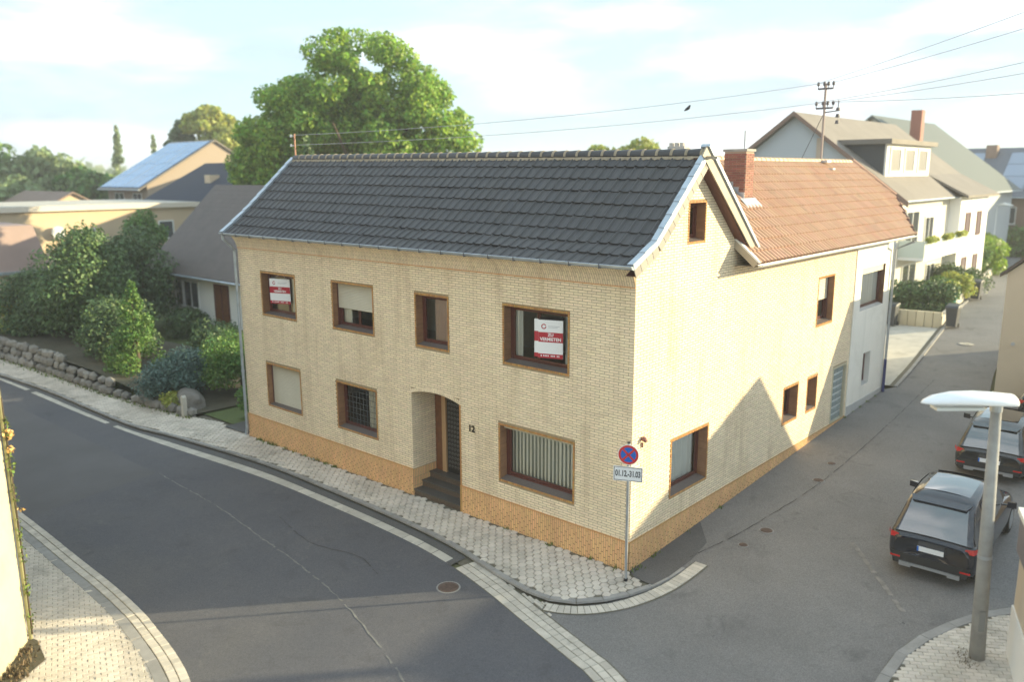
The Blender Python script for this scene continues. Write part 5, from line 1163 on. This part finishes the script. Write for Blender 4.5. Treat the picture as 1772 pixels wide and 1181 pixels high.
# ================= generic gable house (axis u = ridge direction)
def gable_house(name, o, ang, L, Wd, z0, ze, zr, label, wallm, roofm, oh=.4, ogab=.3, windows=(), chimneys=(), solar=None, roof_t=.16):
    """o = corner (x,y); u along ridge, w across. windows: (face, along, z, w, h, material)"""
    t = thing(name, (o[0], o[1], z0), label, 'house'); ca, sa_ = math.cos(ang), math.sin(ang); T = lambda u, w, z: (o[0]+u*ca-w*sa_, o[1]+u*sa_+w*ca, z)
    mb = MB(); zg_ = z0-.5
    mb.face([T(0, 0, zg_), T(L, 0, zg_), T(L, 0, ze), T(0, 0, ze)]); mb.face([T(0, Wd, zg_), T(0, Wd, ze), T(L, Wd, ze), T(L, Wd, zg_)])
    for u in (0, L): mb.face([T(u, 0, zg_), T(u, Wd, zg_), T(u, Wd, ze), T(u, Wd/2, zr-.05), T(u, 0, ze)])
    mb.build('wall', wallm, t); k = (zr-ze)/(Wd/2)
    for sgn in (0, 1):
        w0, w1 = (-oh, Wd/2) if sgn == 0 else (Wd+oh, Wd/2); zl = ze-k*oh; mb = MB(); q = [T(-ogab, w0, zl), T(L+ogab, w0, zl), T(L+ogab, w1, zr), T(-ogab, w1, zr)]; mb.prism(q, (0, 0, roof_t)); mb.build('roof_slope', roofm, t)
        mb = MB(); mb.tube([T(-ogab, w0-(.06 if sgn == 0 else -.06), zl+.05), T(L+ogab, w0-(.06 if sgn == 0 else -.06), zl+.05)], .06, 6); mb.build('gutter', ZINC, t)
    for (u, w_, sx, h, m_) in chimneys: mb = MB(); mb.box(u-sx/2, u+sx/2, w_-sx/2, w_+sx/2, zr-2, zr+h, T=T); mb.build('chimney', m_, t)
    for (face, a, z, w_, h, m_) in windows:
        P = {'s': lambda x, d, zz: T(x, d, zz), 'n': lambda x, d, zz: T(x, Wd-d, zz), 'w': lambda x, d, zz: T(d, x, zz), 'e': lambda x, d, zz: T(L-d, x, zz)}[face]
        mb = MB(); ring(mb, P, a, a+w_, z, z+h, .07, -.06, .02); fr(mb, P, a+w_/2-.03, a+w_/2+.03, -.05, .02, z+.07, z+h-.07); wn = mb.build('window' if m_ != 'door' else 'door', WHITEP if m_ != 'door' else WOOD, t)
        mb = MB(); fr(mb, P, a+.05, a+w_-.05, -.02, .0, z+.05, z+h-.05); mb.build('pane', FARG if m_ != 'door' else DWOOD, wn); mb = MB(); fr(mb, P, a-.05, a+w_+.05, -.12, 0, z-.06, z); mb.build('sill', GREYP, wn)
    return t, T
FARG = mat('far window glass', (.05, .06, .07), .05, spec=1.0)
def rowed(m, scale, dist=.02, axis=2):
    t = m.node_tree; L = t.links.new; ge = nd(t, 'ShaderNodeNewGeometry'); w_ = nd(t, 'ShaderNodeTexWave', wave_type='BANDS', bands_direction='Z', wave_profile='SAW', Scale=scale); L(ge.outputs['Position'], w_.inputs['Vector'])
    b = nd(t, 'ShaderNodeBump', Strength=1, Distance=dist); L(w_.outputs['Fac'], b.inputs['Height']); L(b.outputs[0], t.nodes['Principled BSDF'].inputs['Normal']); return m
BRROOF = rowed(mat('brown grey roof', (.115, .092, .085), .6, var=.2, vscale=2, stain=(.06, .055, .05, .5)), 1.35, .04)
DKROOF = rowed(mat('blue black roof', (.045, .055, .08), .85, spec=.15, var=.1, vscale=1), 1.6)
TANR = rowed(mat('weathered tan roof', (.22, .195, .175), .75, var=.2, vscale=.7), 1.4)
GRNR = rowed(mat('green grey roof', (.10, .12, .115), .6), 1.5)
TANW = mat('warm tan plaster', (.62, .48, .33), .85, var=.1, vscale=.5)
BRKW = mat('far brown brick', (.28, .19, .15), .85, var=.2, vscale=3)
WHW = mat('white house plaster', (.88, .87, .85), .85, var=.05, vscale=.4)
BGW = mat('beige plaster', (.66, .62, .55), .85, var=.08, vscale=.5)
BLG = mat('blue grey shade render', (.50, .53, .57), .8, var=.06, vscale=.4)  # blue grey of a shaded white gable put into the colour
# neighbour bungalow
gable_house('bungalow', (-38.3, 8.0), 0, 12.5, 8.4, .1, 4.05, 8.1, 'white bungalow with steep brown grey roof left of the brick house', WHW, BRROOF, oh=.75, ogab=.55, roof_t=.14,
    windows=[('s', .9, 1.45, 1.7, 1.55, 0), ('s', 2.7, 1.45, 1.7, 1.55, 0), ('s', 6.1, .35, 1.5, 2.7, 'door'), ('w', 3, 1.4, 1.5, 1.3, 0), ('s', 9.3, 1.4, 1.6, 1.4, 0)])
# dark roofed and solar houses behind
gable_house('house', (-63.2, 19.5), 0, 24, 11, .9, 6.9, 9.75, 'pale house under a long blue black roof behind the bungalow', BGW, DKROOF, oh=.6, windows=[('s', 5, 4.2, 1.2, 1.3, 0)], chimneys=[(6, 2.6, .9, -.9, TANW)])
_, T_ = gable_house('house', (-81.5, 23.5), 0, 9.0, 15.0, .9, 7.9, 12.3, 'house with a bright blue solar panel roof on the left skyline', mat('tan timber gable', (.34, .27, .21), .8), TANR, oh=.9, windows=[('s', 1.6, 5.6, 2.2, 1.5, 0), ('s', 5.8, 5.6, 2.0, 1.5, 0), ('s', 1.4, 2.6, 2.0, 1.5, 0)])
solm = mat('blue solar panel', (.06, .22, .50), .18, spec=.8, island=.12, coat=.5); hs_ = [q for q in bpy.data.objects if q.get('label', '').startswith('house with a bright blue')][0]
kk = (12.3-7.9)/7.5
for i in range(6):
    for j in range(4):
        u0, u1 = .0+i*1.5, .0+i*1.5+1.46; w0, w1 = -.75+j*1.98, -.75+j*1.98+1.94; mb = MB(); zf_ = lambda w: 7.9+kk*w+.2
        mb.prism([T_(u0, w0, zf_(w0)), T_(u1, w0, zf_(w0)), T_(u1, w1, zf_(w1)), T_(u0, w1, zf_(w1))], (0, 0, .05)); mb.build('solar_panel', solm, hs_)
gable_house('house', (-70, 30.5), 0, 12, 14, .9, 8.4, 11.6, 'house with a tan tiled roof right of the blue solar roof', WHW, TANR, oh=.5)
gable_house('house', (-86, 12), 0, 12, 10, .5, 4.6, 7.2, 'low house with a brown roof above the long pale building', TANW, mat('plain brown roof', (.24, .17, .14), .8, var=.2, vscale=1), oh=.5)
# long flat roofed building
t = thing('flat_roofed_building', (-54, 11, .3), 'long flat roofed tan building behind the left garden, sunlit', 'building')
mb = MB(); mb.box(-64, -52, -2.5, 17.6, -.3, 6.45); mb.build('wall', TANW, t); mb = MB(); mb.box(-64.3, -51.7, -2.8, 17.9, 6.45, 6.8); mb.build('roof_edge', mat('pale fascia', (.70, .62, .52), .7), t)
mb = MB(); mb.box(-64, -52, -2.5, 17.6, 6.801, 6.82); mb.build('roof', CONC, t)
PX = lambda h, d, z: (-52-d, h, z)
for (a, z, w_, h) in ((9.0, 4.1, 1.0, 1.1), (14.6, 4.1, 1.2, 1.4), (3.0, 4.0, 1.2, 1.2)):
    mb = MB(); ring(mb, PX, a, a+w_, z, z+h, .1, -.06, .02); wn = mb.build('window', WHITEP, t); mb = MB(); fr(mb, PX, a+.1, a+w_-.1, -.02, 0, z+.1, z+h-.1); mb.build('pane', FARG, wn)
mb = MB(); mb.tube([(-51.9, 7.4, 4.9), (-51.7, 7.4, 5.0), (-51.6, 7.4, 5.0)], [.05, .4, .45], 12); mb.build('satellite_dish', WHITEP, t)
t = thing('outbuilding', (-46, -3, 0), 'low outbuilding with pinkish brown mansard roof at the far left', 'outbuilding'); mb = MB(); mb.box(-52, -42.5, -12, 3.1, -.3, 3.55); mb.build('wall', mat('cream wall', (.62, .55, .42), .8), t)
mb = MB(); q0 = [(-52.2, -12.2), (-42.2, -12.2), (-42.2, 3.4), (-52.2, 3.4)]; q1 = [(-51.6, -11.6), (-42.9, -11.6), (-42.9, 2.9), (-51.6, 2.9)]; mb.mesh([(x, y, 3.56) for x, y in q0]+[(x, y, 6.05) for x, y in q1], [(3, 2, 1, 0), (4, 5, 6, 7), (0, 1, 5, 4), (1, 2, 6, 5), (2, 3, 7, 6), (3, 0, 4, 7)]); mb.build('roof', mat('pinkish brown roof', (.36, .26, .235), .8, var=.15, vscale=.7, bump=.01, bscale=3), t)
mb = MB(); mb.box(-42.2, -42.0, -12.2, 3.4, 3.4, 3.56); mb.build('gutter', ZINC, t)
# ---- right background
_, T_ = gable_house('house', (-3.95, 30.2), R(90), 16, 11.3, 1.6, 7.55, 11.85, 'large white house with shade-tinted blue grey gable, dormer and balconies behind the clay roof', BGW, TANR, oh=.35, ogab=.45,
    windows=[('s', 1.2, 4.6, 2.2, 2.2, 0), ('s', 4.6, 4.9, 1.6, 1.5, 0), ('s', 1.2, 1.9, 2.4, 2.1, 0), ('s', 5.6, 2.2, 1.6, 1.5, 0)])
big = [q for q in bpy.data.objects if q.get('label', '').startswith('large white house')][0]
mb = MB(); mb.prism([(-3.96, 30.17, 1), (-15.2, 30.17, 1), (-15.2, 30.17, 7.55), (-9.6, 30.17, 11.8), (-3.96, 30.17, 7.5)], (0, -.03, 0)); mb.build('gable_shade_skin', BLG, big)  # thin skin tinted blue grey for the shade on the white gable
mb = MB(); mb.prism([(-3.4, 29.75, 7.35), (-9.6, 29.75, 12.05), (-9.6, 29.75, 11.8), (-3.4, 29.75, 7.05)], (0, -.04, 0)); mb.prism([(-15.9, 29.75, 7.35), (-9.6, 29.75, 12.05), (-9.6, 29.75, 11.8), (-15.9, 29.75, 7.05)], (0, -.04, 0)); mb.build('barge_board', mat('brown barge board', (.22, .14, .11), .7), big)
mb = MB(); mb.box(-8.35, -8.1, 30.0, 30.12, 1.5, 10.6); mb.build('flue_strip', mat('tan flue', (.48, .38, .30), .7), big)
# dormer
mb = MB(); mb.box(-9.4, -5.2, 31.2, 38.9, 8.0, 10.25, 0); dm = mb.build('dormer', mat('slate dormer cheek', (.055, .06, .07), .7), big)
mb = MB(); mb.box(-9.8, -4.8, 30.9, 39.2, 10.25, 10.5); mb.build('dormer_roof', TANR, dm)
mb = MB(); mb.box(-5.2, -5.1, 31.2, 38.9, 8.5, 10.25); mb.build('dormer_front', mat('dormer white', (.74, .72, .68), .7), dm)
for y in (31.7, 34.1, 36.5):
    mb = MB(); PD = lambda h, d, z: (-5.1-d, h, z); ring(mb, PD, y, y+1.8, 8.75, 10.1, .12, -.06, .02); mb.build('dormer_window', WHITEP, dm); mb = MB(); fr(mb, PD, y+.12, y+1.68, -.02, 0, 8.87, 9.98); mb.build('dormer_pane', mat('pale curtained glass', (.38, .36, .33), .15), dm)
# white bay
mb = MB(); mb.box(-4.1, -3.35, 39.6, 46.3, 1, 7.35); bay = mb.build('white_bay', WHW, big)
mb = MB(); mb.prism([(-2.9, 39.2, 7.3), (-2.9, 46.8, 7.3), (-6.5, 46.8, 9.2), (-6.5, 39.2, 9.2)], (0, 0, .15)); mb.build('bay_roof', TANR, bay)
for (y, z) in ((40.9, 4.9), (43.6, 4.9), (40.9, 2.2), (43.6, 2.2)):
    mb = MB(); PB = lambda h, d, z_: (-3.35-d, h, z_); ring(mb, PB, y, y+1.1, z, z+1.5, .08, -.05, .02); mb.build('bay_window', WOOD, bay); mb = MB(); fr(mb, PB, y+.08, y+1.02, -.02, 0, z+.08, z+1.42); mb.build('bay_pane', mat('mauve glass', (.22, .17, .18), .2), bay)
# balcony
mb = MB(); mb.box(-4.0, -2.7, 30.6, 39.5, 4.35, 4.5); bal = mb.build('balcony', WHW, big)
mb = MB(); mb.box(-2.75, -2.70, 30.6, 39.5, 4.5, 5.35); mb.box(-4.0, -2.7, 30.58, 30.63, 4.5, 5.35); mb.build('balustrade', mat('pale green balustrade', (.60, .66, .60), .4), bal)
for y in (31.5, 34.5, 37.2):
    bl = [(-2.6, y+q, 5.4, .22, .25, .16) for q in (-.4, 0, .4)]; foliage('balcony_flowers', bl, 500, .07, LEAFY, bal, seed=int(y))
mb = MB(); mb.box(-4.0, -2.4, 30.6, 38.5, 1.6, 2.3); mb.build('terrace_wall', WHW, big)
# second white house with green grey roof and tall chimney
gable_house('house', (-5.6, 50), R(90), 15, 13.2, 1.7, 7.6, 12.75, 'second house behind the white one with green grey roof and tall red chimney', BLG, GRNR, oh=.5, ogab=.5, chimneys=[(2.2, 4.2, .75, .5, CHB)], windows=[('s', 3, 4.6, 1.2, 1.4, 0)])
# far brick house with solar panels
_, T_ = gable_house('house', (-16.5, 68.5), 0, 26, 11, 1.7, 6.9, 10.8, 'brown brick house with solar panels closing the end of the side street', BRKW, mat('dark slate far roof', (.10, .12, .16), .5, var=.1, vscale=1), oh=.5,
    windows=[('s', 9.2, 4.3, 1.5, 1.5, 0), ('s', 12.2, 4.3, 1.5, 1.5, 0), ('s', 11.2, 2.0, 1.5, 1.5, 0), ('s', 15.5, 4.3, 1.5, 1.5, 0), ('s', 4.8, 4.3, 1.3, 1.5, 0)], chimneys=[(7.4, 4.6, .9, .4, BRKW), (11, 5.6, .9, .3, BRKW), (4, 4, .9, -.2, BRKW)])
fb = [q for q in bpy.data.objects if q.get('label', '').startswith('brown brick house')][0]; kk = (10.8-6.9)/5.5
sp2 = mat('grey blue solar panel', (.22, .30, .42), .2, spec=.8, island=.12)
for i in range(8):
    for j in range(3):
        if i in (3,): continue
        u0, u1 = 1+i*2.0, 2.92+i*2.0; w0, w1 = .3+j*1.5, 1.72+j*1.5; mb = MB(); zf_ = lambda w: 6.9+kk*w+.2; mb.prism([T_(u0, w0, zf_(w0)), T_(u1, w0, zf_(w0)), T_(u1, w1, zf_(w1)), T_(u0, w1, zf_(w1))], (0, 0, .05)); mb.build('solar_panel', sp2, fb)
# garden walls, bins, pot, fence, far lamp on the right
t = thing('garden_wall', (-2.5, 28.2, gh(-2, 28)), 'low cream garden wall along the forecourt', 'wall'); gwm = mat('cream garden wall', (.58, .52, .38), .8, island=.08)
for i in range(9):
    a, b = i/9, (i+1)/9-.008; x0, x1 = -4.3+3.3*a, -4.3+3.3*b; y0, y1 = 27.75+.5*a, 27.75+.5*b; z = gh(-2, 28); mb = MB(); mb.mesh([(x0, y0, z-.1), (x1, y1, z-.1), (x1, y1, z+.72), (x0, y0, z+.72), (x0, y0+.2, z-.1), (x1, y1+.2, z-.1), (x1, y1+.2, z+.72), (x0, y0+.2, z+.72)], [(0, 1, 2, 3), (4, 7, 6, 5), (3, 2, 6, 7), (0, 3, 7, 4), (1, 5, 6, 2)]); mb.build('wall_panel', gwm, t)
t = thing('street_wall', (-1.6, 36, 1.7), 'low grey retaining wall running up the left side of the side street', 'wall'); pth = smooth_line([(-1.0, 28.3), (-1.75, 35), (-2.5, 42), (-3.4, 50)], 1.0)
for i in range(len(pth)-1):
    (xa, ya), (xb, yb) = pth[i], pth[i+1]; z = gh(xa, ya); mb = MB(); mb.mesh([(xa, ya+.01, z-.1), (xb, yb-.01, z-.1), (xb, yb-.01, z+.5), (xa, ya+.01, z+.5), (xa-.18, ya+.01, z-.1), (xb-.18, yb-.01, z-.1), (xb-.18, yb-.01, z+.5), (xa-.18, ya+.01, z+.5)], [(0, 1, 2, 3), (3, 2, 6, 7), (4, 7, 6, 5), (0, 3, 7, 4), (1, 5, 6, 2)]); mb.build('wall_block', CONC, t)
def bin_(x, y, label):
    z = gh(x, y)+.02; t = thing('wheelie_bin', (x, y, z), label, 'bin', 'dark bins by the side street'); bm_ = mat('dark bin plastic', (.04, .045, .055), .5)
    mb = MB(); mb.mesh([(x+a*.26*k, y+b*.3*k, z+h) for (k, h) in ((.8, .08), (1, .98)) for a, b in ((-1, -1), (1, -1), (1, 1), (-1, 1))], [(0, 1, 2, 3), (4, 7, 6, 5), (0, 4, 5, 1), (1, 5, 6, 2), (2, 6, 7, 3), (3, 7, 4, 0)]); mb.build('bin_body', bm_, t)
    mb = MB(); mb.mesh([(x-.29, y-.34, z+.98), (x+.29, y-.34, z+.98), (x+.29, y+.34, z+1.03), (x-.29, y+.34, z+1.03), (x-.27, y-.25, z+1.07), (x+.27, y-.25, z+1.07), (x+.27, y+.3, z+1.13), (x-.27, y+.3, z+1.13)], [(0, 3, 2, 1), (4, 5, 6, 7), (0, 1, 5, 4), (1, 2, 6, 5), (2, 3, 7, 6), (3, 0, 4, 7)]); mb.build('lid', bm_, t)
    for s_ in (-1, 1): mb = MB(); mb.tube([(x+s_*.2, y+.27, z+.1), (x+s_*.25, y+.27, z+.1)], .1, 12); mb.build('wheel', TYRE, t)
bin_(-.55, 28.3, 'dark wheelie bin at the near end of the low street wall'); bin_(-1.45, 36.6, 'dark wheelie bin farther up the side street by the bush'); bin_(-3.05, 27.4, 'dark wheelie bin against the cream garden wall')
t = thing('plant_pot', (-1.5, 31.6, gh(-1, 31)), 'turquoise plant pot with a small shrub beside the street wall', 'plant pot'); z = gh(-1, 31); mb = MB(); mb.tube([(-1.5, 31.6, z+.45), (-1.5, 31.6, z+1.15)], [.22, .34], 12); mb.build('pot', mat('turquoise glaze', (.03, .38, .35), .4), t); foliage('pot_plant', [(-1.5, 31.6, z+1.4, .42, .42, .3)], 500, .08, LEAFY, t, seed=3)
t = thing('wooden_fence', (-6, 51, 1.8), 'tan wooden board fence at the top of the side street', 'fence')
for i in range(26): f_ = i/26; x, y = -7.6+4.0*f_, 49.0+1.6*f_; mb = MB(); mb.box(x, x+.145, y, y+.03, 1.75, 3.55+random.uniform(-.02, .02)); mb.build('board', mat('tan fence board', (.42, .28, .18), .8, island=.12), t)
t = thing('street_lamp', (-5.6, 60, 1.8), 'distant white street lamp before the brick house', 'street lamp'); mb = MB(); mb.tube([(-5.6, 60, 1.7), (-5.6, 60, 6.2)], [.08, .05], 8); mb.build('post', LAMPW, t); mb = MB(); mb.tube([(-5.7, 60, 6.2), (-5.1, 60, 6.3), (-4.5, 60.1, 6.2)], [.06, .13, .04], 8); mb.build('lamp_head', LAMPW, t)
# tan house at the right edge; its roof throws the far shadow on our side wall
t = thing('tan_house', (5, 20, .9), 'tan plastered house whose edge shows at the right of the side street', 'house'); mb = MB(); yb = 17.6
prf = [(3.5, .3), (3.5, 5.42), (4.05, 5.9), (6.4, 2.9), (6.4, .3)]; mb.prism([(x, yb, z) for x, z in prf], (0, 9, 0)); mb.build('wall', mat('sandy plaster', (.60, .50, .37), .85, var=.08, vscale=.7, bump=.003, bscale=30), t)
mb = MB(); mb.prism([(3.3, yb-.12, 5.28), (4.05, yb-.12, 5.95), (4.05, yb-.12, 6.08), (3.3, yb-.12, 5.40)], (0, 9.3, 0)); mb.prism([(4.05, yb-.12, 5.95), (6.5, yb-.12, 2.85), (6.5, yb-.12, 3.0), (4.05, yb-.12, 6.08)], (0, 9.3, 0)); mb.build('roof', BRROOF, t)
mb = MB(); mb.box(3.44, 6.4, yb-.02, yb, .3, 1.25); mb.build('base_band', mat('tan base', (.5, .41, .3), .85), t)
mb = MB(); mb.tube([(3.9, yb-.06, 3.0), (3.9, yb, 3.0)], .06, 8); mb.build('vent', GREYP, t)
# gabled house behind the car park (off to the right), unseen and shaped to cast the pointed shadow
t = thing('gabled_house', (12, 16, .8), 'gabled plaster house behind the parked cars', 'house'); u = Vector((.961, .277, 0)); wv = Vector((-.277, .961, 0)); A = Vector((8.0, 15.6, 0)); mb = MB()
tri = [A-wv*3.4+Vector((0, 0, .3)), A-wv*3.4+Vector((0, 0, 2.3)), A+Vector((0, 0, 6.08)), A+wv*2.7+Vector((0, 0, 2.25)), A+wv*2.7+Vector((0, 0, .3))]; mb.prism(tri, u*8); mb.build('wall', TANW, t)
mb = MB(); mb.prism([A-wv*3.5+Vector((0, 0, 2.2)), A+Vector((0, 0, 6.1)), A+Vector((0, 0, 6.22)), A-wv*3.6+Vector((0, 0, 2.2))], u*8); mb.prism([A+wv*2.9+Vector((0, 0, 2.0)), A+Vector((0, 0, 6.1)), A+Vector((0, 0, 6.22)), A+wv*3.0+Vector((0, 0, 2.05))], u*8); mb.build('roof', TANR, t)
t = thing('hipped_shade_house', (17, 15, .8), 'unseen hipped house added beyond the car park to shade the street', 'house'); mb = MB(); B = [(10.4, 10.6), (24.7, 10.6), (24.7, 21.3), (10.4, 21.3)]; mb.prism([(x, y, .2) for x, y in B], (0, 0, 3.8)); mb.build('wall', BGW, t)  # unseen house added so its roof edge bounds the sunlit street patch
mb = MB(); ap = (17.3, 15.8, 6.5); ee = [(9.95, 10.25, 4.0), (25.1, 10.25, 4.0), (25.1, 21.6, 4.0), (9.95, 21.6, 4.0)]
for i in range(4): mb.face([ee[i], ee[(i+1) % 4], ap])
mb.face(ee[::-1]); mb.build('roof', BRROOF, t)
# flat roofed garage at the right edge
t = thing('garage', (7.6, .6, 0), 'low garage with white edged grey fascia at the right edge of the picture', 'garage'); d_ = Vector((.316, -.949, 0)); e_ = Vector((.949, .316, 0)); A = Vector((7.14, 1.7, -.2)); mb = MB()
def gbx(mb, u0, u1, w0, w1, z0, z1): mb.prism([tuple(A+d_*a+e_*b+Vector((0, 0, z0+.2))) for a, b in ((u0, w0), (u1, w0), (u1, w1), (u0, w1))], (0, 0, z1-z0))
gbx(mb, 0, 7, 0, 4, -.1, 2.15); mb.build('wall', mat('cream cladding', (.56, .48, .38), .8, var=.1, vscale=1), t)
mb = MB(); gbx(mb, -.05, 7.1, -.06, 4.1, 2.15, 2.85); mb.build('fascia', mat('grey fascia', (.17, .16, .18), .6), t)
mb = MB(); gbx(mb, -.09, 7.14, -.10, 4.14, 2.85, 2.95); mb.build('roof_edge', WHITEP, t); mb = MB(); gbx(mb, -.02, 7.0, -.03, 0.01, -.1, 1.1)
mb.build('white_base', WHITEP, t)
t = thing('round_corner_sign', (7.3, 4.2, 0), 'white rounded sign with pink ring cut by the right edge', 'sign'); sx, sy = 6.75, 4.75
mb = MB(); mb.tube([(sx+.3, sy+.05, .2), (sx+.3, sy+.05, 2.6)], .03, 8); mb.build('pole', GALV, t)
q = [];
for (cx_, cz_, a0) in ((.5, 2.42, 0), (.08, 2.42, 90), (.08, 1.98, 180), (.5, 1.98, 270)):
    for k in range(4): a = R(a0+k*30); q.append((sx+cx_+.08*math.cos(a), sy, cz_+.08*math.sin(a)))
mb = MB(); mb.prism(q, (0, .02, 0)); mb.build('panel', SIGNW, t)
mb = MB()
for k in range(24): a0, a1 = 2*math.pi*k/24, 2*math.pi*(k+1)/24; mb.face([(sx+.42+math.cos(a)*r_, sy-.002, 2.2+math.sin(a)*r_) for a, r_ in ((a0, .17), (a1, .17), (a1, .12), (a0, .12))])
mb.build('ring', mat('pink print', (.7, .1, .25), .5), t)
# building at the left edge of the picture (sunlit corner)
t = thing('yellow_house', (-9, -12, 0), 'cream rendered house whose sunlit corner fills the left edge', 'house'); c0 = Vector((-7.42, -9.88, -.3)); e1 = Vector((.79, -.61, 0)); e2 = Vector((-1, 0, 0)); LEM = mat('pale yellow render', (.58, .52, .37), .85, var=.12, vscale=1.2, bump=.004, bscale=25, stain=(.5, .42, .2, .4), sscale=1.5)
mb = MB(); mb.prism([tuple(c0), tuple(c0+e1*5), tuple(c0+e1*5+Vector((-6, -7, 0))), tuple(c0+e2*26+Vector((0, -9, 0))), tuple(c0+e2*26)], (0, 0, 7.4)); mb.build('wall', LEM, t)
mb = MB(); mb.box(-33.8, -8.4, -10.05, -9.5, 7.1, 7.3); mb.build('eaves', WHITEP, t)
mb = MB(); mb.prism([(-33.8, -9.4, 7.1), (-33.8, -14.5, 11), (-33.8, -19.5, 7.1)], (25.3, 0, 0)); mb.build('roof', BRROOF, t)
PN = lambda h, d, z: (h, -9.88-d, z)
for i, x in enumerate((-10.6, -13.6, -16.6, -19.6, -23)):
    for z in (1.4, 4.4):
        mb = MB(); q = lambda h, d, z_: (h, -9.88+d, z_); ring(mb, q, x, x+1.2, z, z+1.4, .08, .0, .05); wn = mb.build('window', WOOD, t); mb = MB(); mb.box(x+.08, x+1.12, -9.879, -9.86, z+.08, z+1.32); mb.build('pane', FARG, wn)
mb = MB(); mb.tube([tuple(c0+Vector((.02, .05, .2))), tuple(c0+Vector((.02, .05, 7.4)))], .035, 6); mb.build('corner_bead', mat('mossy bead', (.25, .24, .12), .8), t)
# planting strip at its foot + climbing plant
sheet('planting_strip', [(-7.45, -9.8), (-7.3, -9.75), (-6.45, -9.9), (-5.9, -10.7), (-3.2, -12.6), (-3.4, -13.1), (-7.4, -9.95)], gr, .045, DIRT, kind='structure')
pts = [(-7.2+.9*random.random()*1.0+k*.35, -9.98-k*.27-random.random()*.25) for k in range(9) for _ in range(6)]
tufts('dry_plants', pts, DRY, 22, .10, .07, zf=lambda x, y: gr(x, y)+.05)
t = thing('climbing_plant', (-7.35, -9.8, 0), 'straggly climbing plant with orange blossom on the yellow wall corner', 'plant'); mb = MB(); mb.tube([(-7.36, -9.8, 0), (-7.38, -9.79, 1.5), (-7.35, -9.8, 3.2), (-7.38, -9.8, 4.8)], .012, 5); mb.build('stem', BARK, t)
foliage('leaves', [(-7.38, -9.79, z, .07, .07, .25) for z in (.4, 1.0, 1.7, 2.2, 2.9, 3.5, 4.2)], 260, .035, WEED, t, seed=6)
foliage('blossom', [(-7.34, -9.77, 4.1, .08, .08, .1), (-7.34, -9.77, 3.8, .07, .07, .08), (-7.45, -9.7, 2.55, .10, .07, .04)], 60, .04, mat('orange blossom', (.70, .45, .16), .6, island=.2), t, seed=8)
# ================= stone retaining wall of the left garden
t = thing('stone_wall', (-28, -.6, -.1), 'rough grey fieldstone retaining wall edging the left garden', 'wall'); STN = mat('field stone', (.27, .255, .235), .9, island=.2, hue=.01, var=.3, vscale=4, bump=.01, bscale=15, stain=(.12, .13, .08, .5), sscale=2)
wl = smooth_line([(-46, -1.5), (-37, -1.2), (-32.9, -.95), (-27.3, -.75), (-23, -.5), (-19.4, -.12)], .1); g = random.Random(8); cnt = 0; i = 0; mbr = MB()
for lay in range(3):
    i = g.randint(0, 3)
    while i < len(wl):
        x, y = wl[i]; hgt = .75 if x < -30 else (.6 if x < -25 else .35); i += g.randint(4, 8)
        if lay*.36 > hgt: continue
        s_ = g.uniform(.8, 1.25); bm = bmesh.new(); bmesh.ops.create_icosphere(bm, subdivisions=1, radius=1)
        for v in bm.verts: v.co = Vector((v.co.x*.33*s_*g.uniform(.85, 1.1), v.co.y*.22, v.co.z*.22*s_*g.uniform(.8, 1.15)))
        me = bpy.data.meshes.new('stone'); bm.to_mesh(me); bm.free(); me.materials.append(STN); link('stone', me, t, (x+g.uniform(-.05, .05), y+lay*.10+g.uniform(-.04, .04), gh(x, y)+.15+lay*.34), rot=(0, g.uniform(-.2, .2), g.uniform(-.2, .2)))
sheet('garden_bank', [(p[0], p[1]+.15) for p in wl]+[(-19, 2.4), (-24, 5), (-46, 3)], lambda x, y: gh(x, y)+(.0 if y < -9 else min(.75, max(.1, (-19-x)*.09))), .0, DIRT)
tufts('verge_weeds', [(p[0], p[1]-.2) for p in wl[::5]]+[(-17.5+g.random()*1.6, .6+g.random()*2) for _ in range(20)], WEED, 14, .14, .1)
t = thing('fence_post', (-19.7, -.35, -.15), 'short pale stone fence post beside the pavement', 'post'); mb = MB(); mb.box(-19.78, -19.62, -.43, -.27, -.2, .62); mb.prism([(-19.78, -.43, .62), (-19.62, -.43, .62), (-19.7, -.43, .70)], (0, .16, 0)); mb.build('post_body', CONC, t)
t = thing('boulder', (-21.2, .2, 0), 'large grey boulder in the planting behind the pavement', 'boulder'); bm = bmesh.new(); bmesh.ops.create_icosphere(bm, subdivisions=3, radius=1)
for v in bm.verts: v.co = Vector((v.co.x*.8, v.co.y*.45, v.co.z*.5))*(1+.12*math.sin(v.co.x*5+v.co.z*4))
me = bpy.data.meshes.new('rock'); bm.to_mesh(me); bm.free(); me.materials.append(STN); link('rock', me, t, (-20.6, .35, .15))
tufts('road_litter', [(-3.6, -4.2), (2.6, -1.0), (5.4, 1.6)], MATS['tar'], 3, .05, .05, zf=gr)

# ================= summer haze over the village
hm = bpy.data.materials.new('haze air'); hm.use_nodes = True; t_ = hm.node_tree; t_.nodes.clear(); o_ = t_.nodes.new('ShaderNodeOutputMaterial'); pv = t_.nodes.new('ShaderNodeVolumePrincipled')
pv.inputs['Color'].default_value = (.93, .95, 1, 1); pv.inputs['Density'].default_value = .0011; pv.inputs['Anisotropy'].default_value = .2; t_.links.new(pv.outputs[0], o_.inputs['Volume'])
mb = MB(); mb.box(-1700, 1000, -800, 1700, -2.5, 21.5); hz = mb.build('haze', hm, kind='stuff')
